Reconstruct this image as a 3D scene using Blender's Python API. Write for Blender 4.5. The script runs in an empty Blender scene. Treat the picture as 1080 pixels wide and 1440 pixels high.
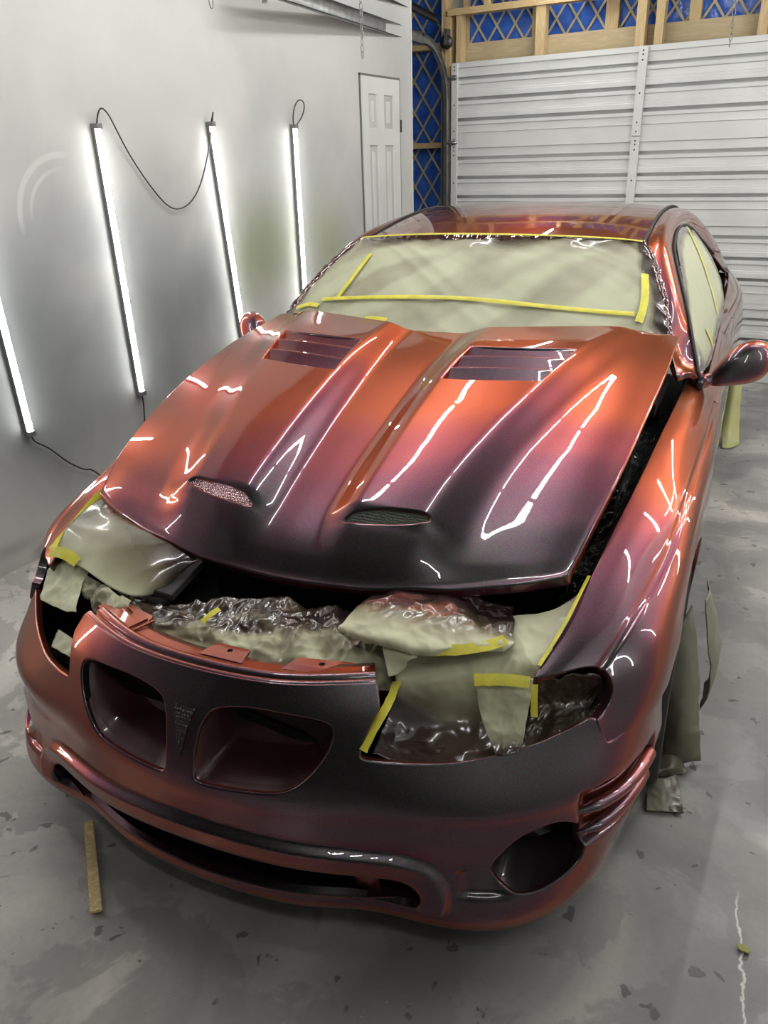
import math, random
import numpy as np

# ---------------------------------------------------------------- splines and surfaces (pure numpy)
def spline_basis(n):
    """matrix that turns n control values into their natural-spline second derivatives"""
    A = np.eye(n); B = np.zeros((n, n))
    for i in range(1, n - 1):
        A[i, i - 1:i + 2] = (1 / 6, 4 / 6, 1 / 6)
        B[i, i - 1:i + 2] = (1, -2, 1)
    return np.linalg.solve(A, B)
_MB = {}
def weights(t, n):
    t = np.clip(np.asarray(t, float), -0.3, n - 1 + 0.3)
    if n not in _MB: _MB[n] = spline_basis(n)
    i = np.clip(t.astype(int), 0, n - 2); f = t - i
    W = np.zeros((len(t), n)); r = np.arange(len(t))
    W[r, i] += 1 - f; W[r, i + 1] += f
    M = _MB[n]
    W += (((1 - f) ** 3 - (1 - f)) / 6)[:, None] * M[i] + ((f ** 3 - f) / 6)[:, None] * M[i + 1]
    return W
def curve(P, n):
    """natural cubic spline through the points P, n samples"""
    P = np.asarray(P, float)
    return weights(np.linspace(0, len(P) - 1, n), len(P)) @ P
def closed(P, n):
    P = np.asarray(P, float); k = len(P)
    Q = np.concatenate([P[-3:], P, P[:4]])
    return weights(3 + np.linspace(0, k, n, endpoint=False), len(Q)) @ Q
def tab(x, xs, ys):
    """smooth table look-up (monotone cubic)"""
    xs = np.asarray(xs, float); ys = np.asarray(ys, float); x = np.clip(x, xs[0], xs[-1])
    h = np.diff(xs); d = np.diff(ys) / h
    m = np.concatenate([[d[0]], np.where(d[:-1] * d[1:] > 0, 2 * d[:-1] * d[1:] / np.where(np.abs(d[:-1] + d[1:]) < 1e-12, 1, d[:-1] + d[1:]), 0), [d[-1]]])
    i = np.clip(np.searchsorted(xs, x) - 1, 0, len(h) - 1); t = (x - xs[i]) / h[i]
    return (ys[i] * (1 + 2 * t) * (1 - t) ** 2 + m[i] * h[i] * t * (1 - t) ** 2 + ys[i + 1] * t * t * (3 - 2 * t) + m[i + 1] * h[i] * t * t * (t - 1))
def sm(t):
    t = np.clip(t, 0, 1); return t * t * (3 - 2 * t)

class Surf:
    """parametric sheet: f(u, v) -> points"""
    def __init__(s, f, u, v, flip=False): s.f, s.u, s.v, s.flip = f, u, v, flip
    def at(s, u, v): return s.f(np.asarray(u, float), np.asarray(v, float))
    def frame(s, u, v):
        eu = (s.u[1] - s.u[0]) * 4e-4; ev = (s.v[1] - s.v[0]) * 4e-4
        du = (s.at(u + eu, v) - s.at(u - eu, v)) / (2 * eu); dv = (s.at(u, v + ev) - s.at(u, v - ev)) / (2 * ev)
        n = np.cross(du, dv); n /= np.linalg.norm(n, axis=1)[:, None] + 1e-12
        return du, dv, (-n if s.flip else n)
    def scale(s):
        U, V = [a.ravel() for a in np.meshgrid(np.linspace(*s.u, 9), np.linspace(*s.v, 9))]
        du, dv, n = s.frame(U, V)
        return np.linalg.norm(du, axis=1).mean(), np.linalg.norm(dv, axis=1).mean()
    def uv_of(s, P, n=140):
        P = np.atleast_2d(np.asarray(P, float))
        U, V = [a.ravel() for a in np.meshgrid(np.linspace(*s.u, n), np.linspace(*s.v, n))]
        G = s.at(U, V)
        k = np.array([((G - p) ** 2).sum(1).argmin() for p in P]); u, v = U[k].copy(), V[k].copy()
        for _ in range(12):
            du, dv, _n = s.frame(u, v); r = P - s.at(u, v)
            a = (du * du).sum(1); b = (du * dv).sum(1); c = (dv * dv).sum(1); e = (du * r).sum(1); g = (dv * r).sum(1)
            D = a * c - b * b + 1e-12
            u = np.clip(u + .8 * (c * e - b * g) / D, *s.u); v = np.clip(v + .8 * (a * g - b * e) / D, *s.v)
        return np.stack([u, v], 1)
def gridsurf(C, flip=False):
    C = np.asarray(C, float); m, n = C.shape[:2]
    return Surf(lambda u, v: np.einsum('am,mnk,an->ak', weights(u, m), C, weights(v, n)), (0, m - 1), (0, n - 1), flip)
def inside(P, poly):
    x, y = P[:, 0], P[:, 1]; c = np.zeros(len(P), bool); q = np.roll(poly, 1, 0)
    for (x1, y1), (x2, y2) in zip(poly, q):
        if y1 != y2: c ^= ((y1 > y) != (y2 > y)) & (x < (x2 - x1) * (y - y1) / (y2 - y1) + x1)
    return c
def dist_poly(P, poly):
    """distance to a closed polygon, negative inside"""
    d = np.full(len(P), 1e9); q = np.roll(poly, -1, 0)
    for a, b in zip(poly, q):
        e = b - a; t = np.clip(((P - a) @ e) / (e @ e + 1e-15), 0, 1)
        d = np.minimum(d, np.linalg.norm(P - a - t[:, None] * e, axis=1))
    return np.where(inside(P, poly), -d, d)

# ---------------------------------------------------------------- the shapes of the car's panels (metres, car frame: x to its left side, y to its tail)
# bonnet
def hood_f(u, v, bulge=True):
    au = np.abs(u)
    S = tab(v, (0, .05, .12, .3, .5, .75, 1), (.668, .682, .697, .726, .744, .757, .757))
    yf = tab(au, (0, .3, .6, .75, .9, 1), (.40, .407, .445, .475, .508, .54))
    yr = tab(au, (0, .2, .5, .8, 1), (1.50, 1.50, 1.55, 1.65, 1.73))
    x = u * S; y = yf + (yr - yf) * v
    zc = tab(v, (0, .04, .12, .3, .5, .75, 1), (.715, .767, .825, .907, .981, 1.053, 1.095))
    ze = tab(v, (0, .04, .12, .3, .5, .75, 1), (.782, .81, .858, .93, .992, 1.045, 1.08))
    w = au ** 2
    z = zc * (1 - w) + ze * w + .07 * w * (1 - w) * sm(v * 3)
    if bulge: z = z + hood_bulge(x, y)
    return np.stack([x, y, z], 1)
def hood_bulge(x, y):
    ax = np.abs(x)
    xi = tab(y, (.4, .6, 1.1, 1.55), (.058, .060, .074, .088)); xo = tab(y, (.4, .6, 1.1, 1.35, 1.6), (.372, .392, .505, .565, .62))
    h = tab(y, (.38, .41, .465, .50, .512, .548, .60, .75, 1.07, 1.3, 1.6), (0, .003, .017, .027, .029, .046, .045, .041, .036, .032, .018))
    return h * sm((ax - xi) / .105) * sm((xo + .085 - ax) / .15) ** 1.5
HOOD = Surf(hood_f, (-1, 1), (0, 1))
HOOD_BASE = Surf(lambda u, v: hood_f(u, v, False), (-1, 1), (0, 1))

# front bumper: rows top to bottom along a plan curve
PLAN = np.array([(0, -.036), (.13, -.030), (.26, -.008), (.385, .032), (.50, .072), (.61, .118), (.71, .180), (.80, .268), (.858, .375), (.887, .49), (.90, .60)])
ZR = (.668, .607, .55, .46, .41, .365, .32, .285, .25, .20, .165, .14)
def bumper_ctrl():
    n = len(PLAN); t = np.arange(n)
    e = 1e-3; T = (weights(t + e, n) @ PLAN - weights(t - e, n) @ PLAN); T[0] = (1, 0); T /= np.linalg.norm(T, axis=1)[:, None]
    N = np.stack([T[:, 1], -T[:, 0]], 1)
    offs = {.668: (-.100, -.1, -.102, -.108, -.13, -.17, -.18, -.14, -.08, -.03, -.012),
            .607: (-.06, -.06, -.06, -.062, -.085, -.125, -.135, -.105, -.055, -.018, 0),
            .55: (-.03, -.03, -.03, -.031, -.047, -.078, -.086, -.068, -.034, -.008, 0),
            .46: (0, 0, 0, 0, -.002, -.006, -.008, -.006, -.003, 0, 0), .41: (.004,) * 11, .365: (.006,) * 11,
            .32: (.004, .004, .004, .004, .004, .008, .008, .004, 0, 0, 0),
            .285: (0, 0, 0, 0, .002, .012, .012, .004, -.002, -.004, -.004),
            .25: (-.006, -.006, -.006, -.006, .004, .020, .020, .004, -.006, -.008, -.008),
            .20: (-.014, -.014, -.014, -.014, .008, .032, .030, .006, -.014, -.02, -.02),
            .165: (-.010, -.010, -.010, -.010, .012, .034, .030, .004, -.02, -.028, -.03),
            .14: (-.018, -.018, -.018, -.018, .006, .026, .022, -.004, -.03, -.04, -.045)}
    rows = []
    for z in ZR:
        P = PLAN + N * np.array(offs[z])[:, None]
        zz = np.full(n, z)
        if z > .6: zz = zz + (0, .001, .003, .006, .006, .006, .006, .006, .006, .006, .006)
        if z == .668: zz = zz - .008
        half = np.column_stack([P, zz])
        rows.append(np.concatenate([half[:0:-1] * (-1, 1, 1), half]))
    return np.array(rows).transpose(1, 0, 2)
BUMPER_BASE = gridsurf(bumper_ctrl(), True)          # u 0..20 (10 = middle), v 0..11
INTAKE = np.concatenate([curve([(-.40, .281), (-.2, .298), (0, .305), (.2, .298), (.40, .281)], 30),
                         curve([(.44, .277), (.475, .266), (.50, .243), (.507, .215), (.495, .196)], 14),
                         curve([(.46, .190), (.25, .183), (0, .180), (-.25, .183), (-.46, .190)], 30),
                         curve([(-.495, .196), (-.507, .215), (-.50, .243), (-.475, .266), (-.44, .277)], 14)])
def bumper_f(u, v):
    P = BUMPER_BASE.at(u, v); N = BUMPER_BASE.frame(u, v)[2]
    x, z = P[:, 0], P[:, 2]; ax = np.abs(x)
    d = dist_poly(np.stack([x, z], 1), INTAKE)
    frame = np.where(d < 0, 1, 1) * sm((.062 - d) / .018) * sm((ax * 0 + z - .178) / .02)
    roll = .020 * frame * (1 - .35 * sm(-(d - .012) / .03))
    # recessed step beside the fog duct, above the lower lip
    step = -.016 * sm((ax - .57) / .03) * sm((.70 - ax) / .06) * sm((.296 - z) / .008) * sm((z - .222) / .015)
    # gills behind the fog duct: two raised strakes in a shallow pocket
    yy = P[:, 1]; t = np.clip((yy - .22) / .29, 0, 1)
    zc = .372 - .03 * t; pk = sm((yy - .235) / .03) * sm((.535 - yy) / .02)
    q = z - zc
    pocket = -.020 * pk * sm((.075 - q) / .015) * sm((q + .085) / .015)
    return P + N * (roll + step + pocket)[:, None]
BUMPER = Surf(bumper_f, (0, 20), (0, 11), True)

# front wing (left side; the other is its mirror). columns front to rear, rows: inner edge .. sill
FENDER_C = [
 [(.648,.220,.630),(.690,.270,.630),(.750,.325,.618),(.773,.328,.590),(.788,.322,.550),(.798,.318,.510),(.800,.320,.46)],
 [(.672,.345,.674),(.722,.365,.672),(.783,.413,.655),(.812,.414,.622),(.822,.392,.568),(.827,.362,.512),(.827,.360,.46)],
 [(.702,.490,.722),(.760,.503,.714),(.816,.530,.698),(.862,.525,.668),(.893,.515,.600),(.896,.505,.525),(.893,.500,.44)],
 [(.731,.750,.788),(.797,.750,.775),(.857,.757,.744),(.899,.750,.700),(.920,.750,.615),(.920,.750,.500),(.910,.750,.24)],
 [(.755,1.00,.836),(.820,1.00,.821),(.876,.985,.793),(.913,1.00,.742),(.927,1.00,.632),(.922,1.00,.480),(.908,1.00,.24)],
 [(.774,1.30,.876),(.838,1.30,.857),(.888,1.31,.817),(.919,1.30,.770),(.928,1.30,.645),(.920,1.30,.450),(.905,1.30,.23)],
 [(.790,1.55,.902),(.850,1.55,.881),(.895,1.56,.832),(.922,1.55,.784),(.927,1.55,.650),(.918,1.55,.440),(.903,1.55,.23)],
 [(.800,1.82,.918),(.858,1.82,.894),(.898,1.82,.850),(.922,1.82,.790),(.926,1.82,.652),(.916,1.82,.440),(.901,1.82,.23)]]
FENDER_BASE = gridsurf(FENDER_C, True)
def crease(S, row, depth, w=.16):
    def f(u, v):
        P = S.at(u, v); N = S.frame(u, v)[2]
        return P - N * (depth * np.exp(-((v - row) / w) ** 2))[:, None]
    return Surf(f, S.u, S.v, S.flip)
FENDER = crease(FENDER_BASE, 2.0, .006, .13)
# door, rear quarter
DOOR_C = [FENDER_C[-1][1:],
 [(.862,2.2,.925),(.901,2.2,.858),(.919,2.2,.775),(.926,2.2,.655),(.914,2.2,.44),(.899,2.2,.23)],
 [(.858,2.7,.945),(.901,2.7,.870),(.919,2.7,.785),(.926,2.7,.660),(.914,2.7,.44),(.899,2.7,.23)],
 [(.850,3.1,.965),(.900,3.1,.885),(.919,3.1,.795),(.926,3.1,.665),(.914,3.1,.44),(.899,3.1,.23)]]
DOOR = crease(gridsurf(DOOR_C, True), 1.0, .0035, .07)
QUARTER_C = [
 [(.850,3.1,.965),(.900,3.1,.885),(.919,3.1,.795),(.926,3.1,.665),(.914,3.1,.44),(.899,3.1,.23)],
 [(.845,3.5,.985),(.905,3.5,.905),(.926,3.5,.81),(.932,3.5,.68),(.920,3.5,.45),(.900,3.5,.24)],
 [(.832,3.9,.995),(.905,3.9,.915),(.930,3.9,.82),(.935,3.9,.69),(.922,3.9,.47),(.905,3.9,.26)],
 [(.800,4.3,.990),(.875,4.3,.915),(.905,4.3,.82),(.915,4.3,.70),(.905,4.3,.50),(.885,4.3,.30)],
 [(.740,4.62,.97),(.815,4.64,.90),(.845,4.66,.81),(.855,4.67,.70),(.850,4.66,.50),(.83,4.64,.32)],
 [(.640,4.74,.95),(.68,4.78,.88),(.70,4.81,.80),(.70,4.82,.70),(.70,4.80,.50),(.69,4.77,.33)]]
QUARTER = gridsurf(QUARTER_C, True)
# greenhouse
WS_EDGE = [(.742,1.70,1.03),(.718,1.769,1.10),(.672,1.898,1.20),(.615,2.035,1.285),(.566,2.12,1.328)]
WS_MID = [(0,1.47,1.02),(0,1.57,1.095),(0,1.715,1.205),(0,1.85,1.30),(0,1.95,1.362)]
def ws_ctrl():
    C = []
    for (ex, ey, ez), (mx, my, mz) in zip(WS_EDGE, WS_MID):
        C.append([(ex * s, my + (ey - my) * abs(s) ** 2.2, mz + (ez - mz) * abs(s) ** 2.2) for s in (-1, -.85, -.6, -.3, 0, .3, .6, .85, 1)])
    return np.array(C).transpose(1, 0, 2)
SCREEN = gridsurf(ws_ctrl())                    # u 0..8 across, v 0..4 upward
RAIL = [(.566,2.12,1.328),(.561,2.3,1.355),(.556,2.55,1.388),(.558,2.85,1.408),(.566,3.12,1.400),(.575,3.35,1.365)]
RMID = [(0,1.95,1.362),(0,2.22,1.402),(0,2.52,1.430),(0,2.85,1.438),(0,3.14,1.424),(0,3.42,1.385)]
ROOF = gridsurf(np.array([[(ex * s, my + (ey - my) * abs(s) ** 2.2, mz + (ez - mz) * abs(s) ** 2.6) for s in (-1, -.85, -.6, -.3, 0, .3, .6, .85, 1)]
                          for (ex, ey, ez), (mx, my, mz) in zip(RAIL, RMID)]).transpose(1, 0, 2))
# cant rail: from the screen / roof edge out to the top of the side window
CANT_IN = [(.775,1.66,.960),(.742,1.735,1.03),(.705,1.83,1.115),(.655,1.955,1.215),(.605,2.08,1.295),(.574,2.20,1.337),(.568,2.45,1.375),(.566,2.75,1.402),(.574,3.05,1.402),(.60,3.35,1.355),(.66,3.70,1.23),(.72,3.98,1.10),(.76,4.2,1.0)]
CANT_OUT = [(.835,1.74,.945),(.800,1.83,1.03),(.765,1.93,1.11),(.722,2.05,1.195),(.684,2.17,1.262),(.660,2.30,1.302),(.645,2.52,1.335),(.645,2.76,1.342),(.658,2.98,1.318),(.685,3.18,1.265),(.75,3.50,1.15),(.80,3.82,1.045),(.832,4.1,.985)]
def cant_ctrl():
    C = []
    for a, b in zip(np.array(CANT_IN), np.array(CANT_OUT)):
        m = (a + b) / 2; d = b - a; n = np.array([-d[2], 0, d[0]]); n = n * (1 if n[0] > 0 else -1) / np.linalg.norm(n)
        h = .20 * np.linalg.norm(d)
        C.append([a, a * .75 + b * .25 + n * h * .75, m + n * h, a * .25 + b * .75 + n * h * .7, b])
    return C
CANT = gridsurf(cant_ctrl(), True)
# side window, front edge to rear edge
GLASS_LO = [(.835,1.76,.945),(.852,2.05,.936),(.852,2.4,.943),(.848,2.8,.957),(.843,3.12,.972)]
GLASS_HI = [(.828,1.78,.962),(.733,2.03,1.180),(.652,2.42,1.325),(.647,2.80,1.338),(.672,3.08,1.295)]
GLASS = gridsurf([[np.array(a) * (1 - s) + np.array(b) * s + np.array([.035 * 4 * s * (1 - s) * (np.linalg.norm(np.array(a) - b) / .45), 0, 0]) for s in (0, .25, .5, .75, 1)] for a, b in zip(GLASS_LO, GLASS_HI)])

# ================================================================= Blender side
import bpy, bmesh
from mathutils import Vector, Matrix, noise
from mathutils.geometry import delaunay_2d_cdt
C = bpy.context.scene.collection
CAR_TURN = math.radians(5.342)                  # the car stands slightly askew in the room
RZ = Matrix.Rotation(CAR_TURN, 4, 'Z')
WALL = -1.965

# ---------------------------------------------------------------- materials
def new_mat(name):
    m = bpy.data.materials.new(name); m.use_nodes = True
    nt = m.node_tree; b = nt.nodes['Principled BSDF']
    return m, nt, b
def node(nt, t, **k):
    n = nt.nodes.new(t)
    for a, v in k.items():
        if a.startswith('i_'): n.inputs[a[2:].replace('_', ' ')].default_value = v
        else: setattr(n, a, v)
    return n
def ramp(nt, fac, stops, interp='LINEAR'):
    r = node(nt, 'ShaderNodeValToRGB'); r.color_ramp.interpolation = interp
    e = r.color_ramp.elements
    while len(e) < len(stops): e.new(.5)
    for el, (p, c) in zip(e, stops):
        el.position = p; el.color = (*c, 1) if len(c) == 3 else c
    if fac is not None: nt.links.new(fac, r.inputs[0])
    return r.outputs[0]
def S(v):
    """sRGB 0-255 to linear"""
    return tuple((c / 255 / 12.92 if c / 255 <= .04045 else ((c / 255 + .055) / 1.055) ** 2.4) for c in v)
def simple(name, col, rough=.5, metal=0, bump=0, bscale=200, var=0, vscale=8, **k):
    m, nt, b = new_mat(name)
    b.inputs['Base Color'].default_value = (*col, 1); b.inputs['Roughness'].default_value = rough; b.inputs['Metallic'].default_value = metal
    tc = node(nt, 'ShaderNodeTexCoord')
    if var:
        n = node(nt, 'ShaderNodeTexNoise', i_Scale=vscale, i_Detail=6); nt.links.new(tc.outputs['Object'], n.inputs['Vector'])
        c = ramp(nt, n.outputs['Fac'], [(.3, tuple(x * (1 - var) for x in col)), (.7, tuple(min(1, x * (1 + var)) for x in col))])
        nt.links.new(c, b.inputs['Base Color'])
    if bump:
        n = node(nt, 'ShaderNodeTexNoise', i_Scale=bscale, i_Detail=3); nt.links.new(tc.outputs['Object'], n.inputs['Vector'])
        bp = node(nt, 'ShaderNodeBump', i_Strength=bump, i_Distance=.002); nt.links.new(n.outputs['Fac'], bp.inputs['Height']); nt.links.new(bp.outputs['Normal'], b.inputs['Normal'])
    for a, v in k.items(): b.inputs[a.replace('_', ' ')].default_value = v
    return m
def mixc(nt, fac, a, b):
    n = node(nt, 'ShaderNodeMix', data_type='RGBA')
    for s, v in ((0, fac), (6, a), (7, b)):
        if hasattr(v, 'is_output'): nt.links.new(v, n.inputs[s])
        else: n.inputs[s].default_value = v if s == 0 else (*v, 1)
    return n.outputs[2]
def math_(nt, op, a, b=0.0):
    n = node(nt, 'ShaderNodeMath', operation=op)
    for s, v in ((0, a), (1, b)):
        if hasattr(v, 'is_output'): nt.links.new(v, n.inputs[s])
        else: n.inputs[s].default_value = v
    return n.outputs[0]
def noise_n(nt, vec, scale, detail=4, rough=.55, dist=0):
    n = node(nt, 'ShaderNodeTexNoise', i_Scale=scale, i_Detail=detail, i_Roughness=rough, i_Distortion=dist)
    nt.links.new(vec, n.inputs['Vector']); return n.outputs['Fac']

def make_paint():
    # colour-shift ("flip") lacquer: the pigment goes from black cherry seen square on to copper seen at a shallow angle, under clear coat
    m, nt, b = new_mat('color_shift_lacquer')
    lw = node(nt, 'ShaderNodeLayerWeight', i_Blend=.5)
    c = ramp(nt, lw.outputs['Facing'], PAINT_STOPS, 'EASE')
    tc = node(nt, 'ShaderNodeTexCoord')
    fl = node(nt, 'ShaderNodeTexVoronoi', i_Scale=1800); nt.links.new(tc.outputs['Object'], fl.inputs['Vector'])
    c = mixc(nt, .10, c, mixc(nt, 1.0, c, fl.outputs['Color']))
    nt.links.new(c, b.inputs['Base Color'])
    b.inputs['Metallic'].default_value = .92; b.inputs['Roughness'].default_value = .35; nt.links.new(c, b.inputs['Specular Tint'])
    b.inputs['Coat Weight'].default_value = 1; b.inputs['Coat Roughness'].default_value = .006; b.inputs['Coat IOR'].default_value = 1.52
    n = noise_n(nt, tc.outputs['Object'], 260, 2)
    bp = node(nt, 'ShaderNodeBump', i_Strength=.012, i_Distance=.001); nt.links.new(n, bp.inputs['Height'])
    nt.links.new(bp.outputs['Normal'], b.inputs['Coat Normal'])
    return m
PAINT_STOPS = [(.06, (.006, .0025, .006)), (.16, (.022, .004, .016)), (.26, (.066, .0065, .030)), (.34, (.125, .010, .034)), (.41, (.24, .023, .030)), (.49, (.42, .068, .016)), (.72, (.36, .09, .02)), (1.0, (.25, .09, .038))]
PAINT = make_paint()
INNER = simple('overspray_black_plastic', (.012, .008, .011), .28, var=.5, vscale=14, Coat_Weight=.6)
VOID = simple('bare_black_plastic', (.006, .006, .007), .55, bump=.2)
RUBBER = simple('tire_rubber', (.012, .012, .012), .75, bump=.3)
STEEL = simple('galvanised_steel', S((150, 152, 150)), .38, .85, var=.25, vscale=18)
DARKSTEEL = simple('dull_dark_steel', S((70, 70, 70)), .45, .8, var=.2, vscale=30)
BLACKWIRE = simple('black_cable', (.012, .012, .012), .45)
def make_paper(name, base, tint2):
    m, nt, b = new_mat(name)
    tc = node(nt, 'ShaderNodeTexCoord'); at = node(nt, 'ShaderNodeAttribute', attribute_name='spray_shade')
    n1 = noise_n(nt, tc.outputs['Object'], 5, 4); n2 = noise_n(nt, tc.outputs['Object'], 60, 3)
    col = mixc(nt, math_(nt, 'MULTIPLY', n1, .55), base, tint2)
    col = mixc(nt, math_(nt, 'MULTIPLY', n2, .18), col, tuple(x * .75 for x in base))
    # mist of lacquer on the paper (plus painted shade on one headlight sheet), first grey-brown, then cherry black where it is thick
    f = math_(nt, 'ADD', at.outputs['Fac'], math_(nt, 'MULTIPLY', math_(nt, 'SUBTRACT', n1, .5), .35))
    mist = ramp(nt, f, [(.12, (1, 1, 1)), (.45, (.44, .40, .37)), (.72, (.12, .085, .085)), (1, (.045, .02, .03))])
    mul = node(nt, 'ShaderNodeMix', data_type='RGBA', blend_type='MULTIPLY'); mul.inputs[0].default_value = 1
    nt.links.new(col, mul.inputs[6]); nt.links.new(mist, mul.inputs[7])
    nt.links.new(mul.outputs[2], b.inputs['Base Color'])
    r = ramp(nt, f, [(.25, (.6,) * 3), (.6, (.26,) * 3)]); nt.links.new(r, b.inputs['Roughness'])
    b.inputs['Specular IOR Level'].default_value = .55
    cw = ramp(nt, f, [(.34, (0,) * 3), (.7, (.8,) * 3)]); nt.links.new(cw, b.inputs['Coat Weight']); b.inputs['Coat Roughness'].default_value = .08
    return m
PAPER = make_paper('masking_paper', S((198, 197, 166)), S((180, 181, 148)))
GLASSPAPER = make_paper('window_masking_paper', S((172, 172, 147)), S((156, 157, 130)))
TAPE = simple('yellow_masking_tape', S((200, 192, 62)), .5, var=.15, vscale=30, bump=.2)
WOOD = None
def make_wood(name, a, b_, axis=(1, 1, 8), scale=6):
    m, nt, b = new_mat(name)
    tc = node(nt, 'ShaderNodeTexCoord'); mp = node(nt, 'ShaderNodeMapping'); mp.inputs['Scale'].default_value = axis
    nt.links.new(tc.outputs['Object'], mp.inputs['Vector'])
    n = noise_n(nt, mp.outputs['Vector'], scale, 6, .6, .6)
    nt.links.new(ramp(nt, n, [(.3, a), (.5, b_), (.7, a)]), b.inputs['Base Color']); b.inputs['Roughness'].default_value = .65
    return m
PINE_V = make_wood('pine_upright', S((206, 186, 148)), S((184, 158, 114)), (14, 14, 1.2))
PINE_H = make_wood('pine_level', S((206, 186, 148)), S((184, 156, 110)), (1.2, 14, 14))
PLY = make_wood('plywood_board', S((186, 170, 138)), S((172, 154, 120)), (1, 6, 9), 4)
STICK = make_wood('stained_stick_wood', S((232, 212, 165)), S((196, 168, 118)), (9, 9, 9), 6)
LATH = simple('beige_lath', S((176, 164, 132)), .7, var=.2)
def make_blue():
    m, nt, b = new_mat('blue_plastic_film'); tc = node(nt, 'ShaderNodeTexCoord')
    n = noise_n(nt, tc.outputs['Object'], 7, 4)
    nt.links.new(ramp(nt, n, [(.3, S((34, 72, 165))), (.7, S((66, 118, 215)))]), b.inputs['Base Color']); b.inputs['Roughness'].default_value = .16
    bp = node(nt, 'ShaderNodeBump', i_Strength=.35, i_Distance=.02); nt.links.new(n, bp.inputs['Height']); nt.links.new(bp.outputs['Normal'], b.inputs['Normal'])
    return m
BLUE = make_blue()
WHITE = simple('white_painted_sheet_steel', S((205, 206, 205)), .42, var=.06, vscale=3)
DOORW = simple('white_door_paint', S((196, 197, 195)), .4, var=.05, vscale=5)
GRIME = simple('grimy_caulk', S((100, 100, 96)), .8)
CEIL = simple('ceiling_board', S((96, 90, 82)), .8, var=.05, vscale=2)
PLAIN = simple('side_wall_paint', S((182, 182, 179)), .65, var=.08, vscale=1.5)
HOUSE = simple('grey_aluminium_housing', S((120, 122, 122)), .4, .5)
def make_led(name, LED):
    m, nt, b = new_mat(name)
    b.inputs['Base Color'].default_value = (.9, .9, .9, 1); b.inputs['Emission Color'].default_value = (1, 1, .965, 1); b.inputs['Emission Strength'].default_value = LED
    return m
GLOW = make_led('led_diffuser', 11.0)
GLOW_TOP = make_led('ceiling_led_diffuser', 34.0)

def make_floor():
    m, nt, b = new_mat('stained_concrete'); tc = node(nt, 'ShaderNodeTexCoord'); P = tc.outputs['Object']
    big = noise_n(nt, P, .9, 5, .55, .8); mid = noise_n(nt, P, 3.2, 6, .6, .5); fine = noise_n(nt, P, 55, 5, .7); sp = noise_n(nt, P, 16, 3, .5, .4)
    base = ramp(nt, big, [(.38, S((128, 127, 127))), (.45, S((150, 148, 146))), (.54, S((180, 176, 170))), (.62, S((208, 203, 195)))])
    base = mixc(nt, ramp(nt, mid, [(.47, (0,) * 3), (.5, (.45,) * 3)]), base, S((114, 113, 113)))
    base = mixc(nt, math_(nt, 'MULTIPLY', fine, .35), base, S((70, 69, 70)))
    # blots of old wet stains, pale grit
    base = mixc(nt, ramp(nt, sp, [(.665, (0,) * 3), (.69, (.7,) * 3)]), base, S((58, 57, 58)))
    gr = node(nt, 'ShaderNodeTexVoronoi', i_Scale=70); nt.links.new(P, gr.inputs['Vector'])
    g = math_(nt, 'MULTIPLY', ramp(nt, gr.outputs['Distance'], [(.07, (1,) * 3), (.12, (0,) * 3)]), ramp(nt, mid, [(.6, (0,) * 3), (.68, (.8,) * 3)]))
    base = mixc(nt, g, base, S((215, 213, 208)))
    sx = node(nt, 'ShaderNodeSeparateXYZ'); nt.links.new(P, sx.inputs[0]); wob = noise_n(nt, P, 9, 4, .7)
    # a pale hairline crack running towards the camera
    ln = math_(nt, 'ADD', math_(nt, 'ADD', math_(nt, 'SUBTRACT', sx.outputs['X'], 1.094), math_(nt, 'MULTIPLY', math_(nt, 'SUBTRACT', sx.outputs['Y'], .54), .18)), math_(nt, 'MULTIPLY', math_(nt, 'SUBTRACT', wob, .5), .05))
    base = mixc(nt, math_(nt, 'MULTIPLY', ramp(nt, math_(nt, 'ABSOLUTE', ln), [(.0008, (.8,) * 3), (.0022, (0,) * 3)]), ramp(nt, sx.outputs['Y'], [(.6, (1,) * 3), (.66, (0,) * 3)])), base, S((225, 222, 216)))
    nt.links.new(base, b.inputs['Base Color'])
    nt.links.new(ramp(nt, mid, [(.35, (.34,) * 3), (.65, (.6,) * 3)]), b.inputs['Roughness'])
    bp = node(nt, 'ShaderNodeBump', i_Strength=.12, i_Distance=.004); nt.links.new(fine, bp.inputs['Height']); nt.links.new(bp.outputs['Normal'], b.inputs['Normal'])
    return m
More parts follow.
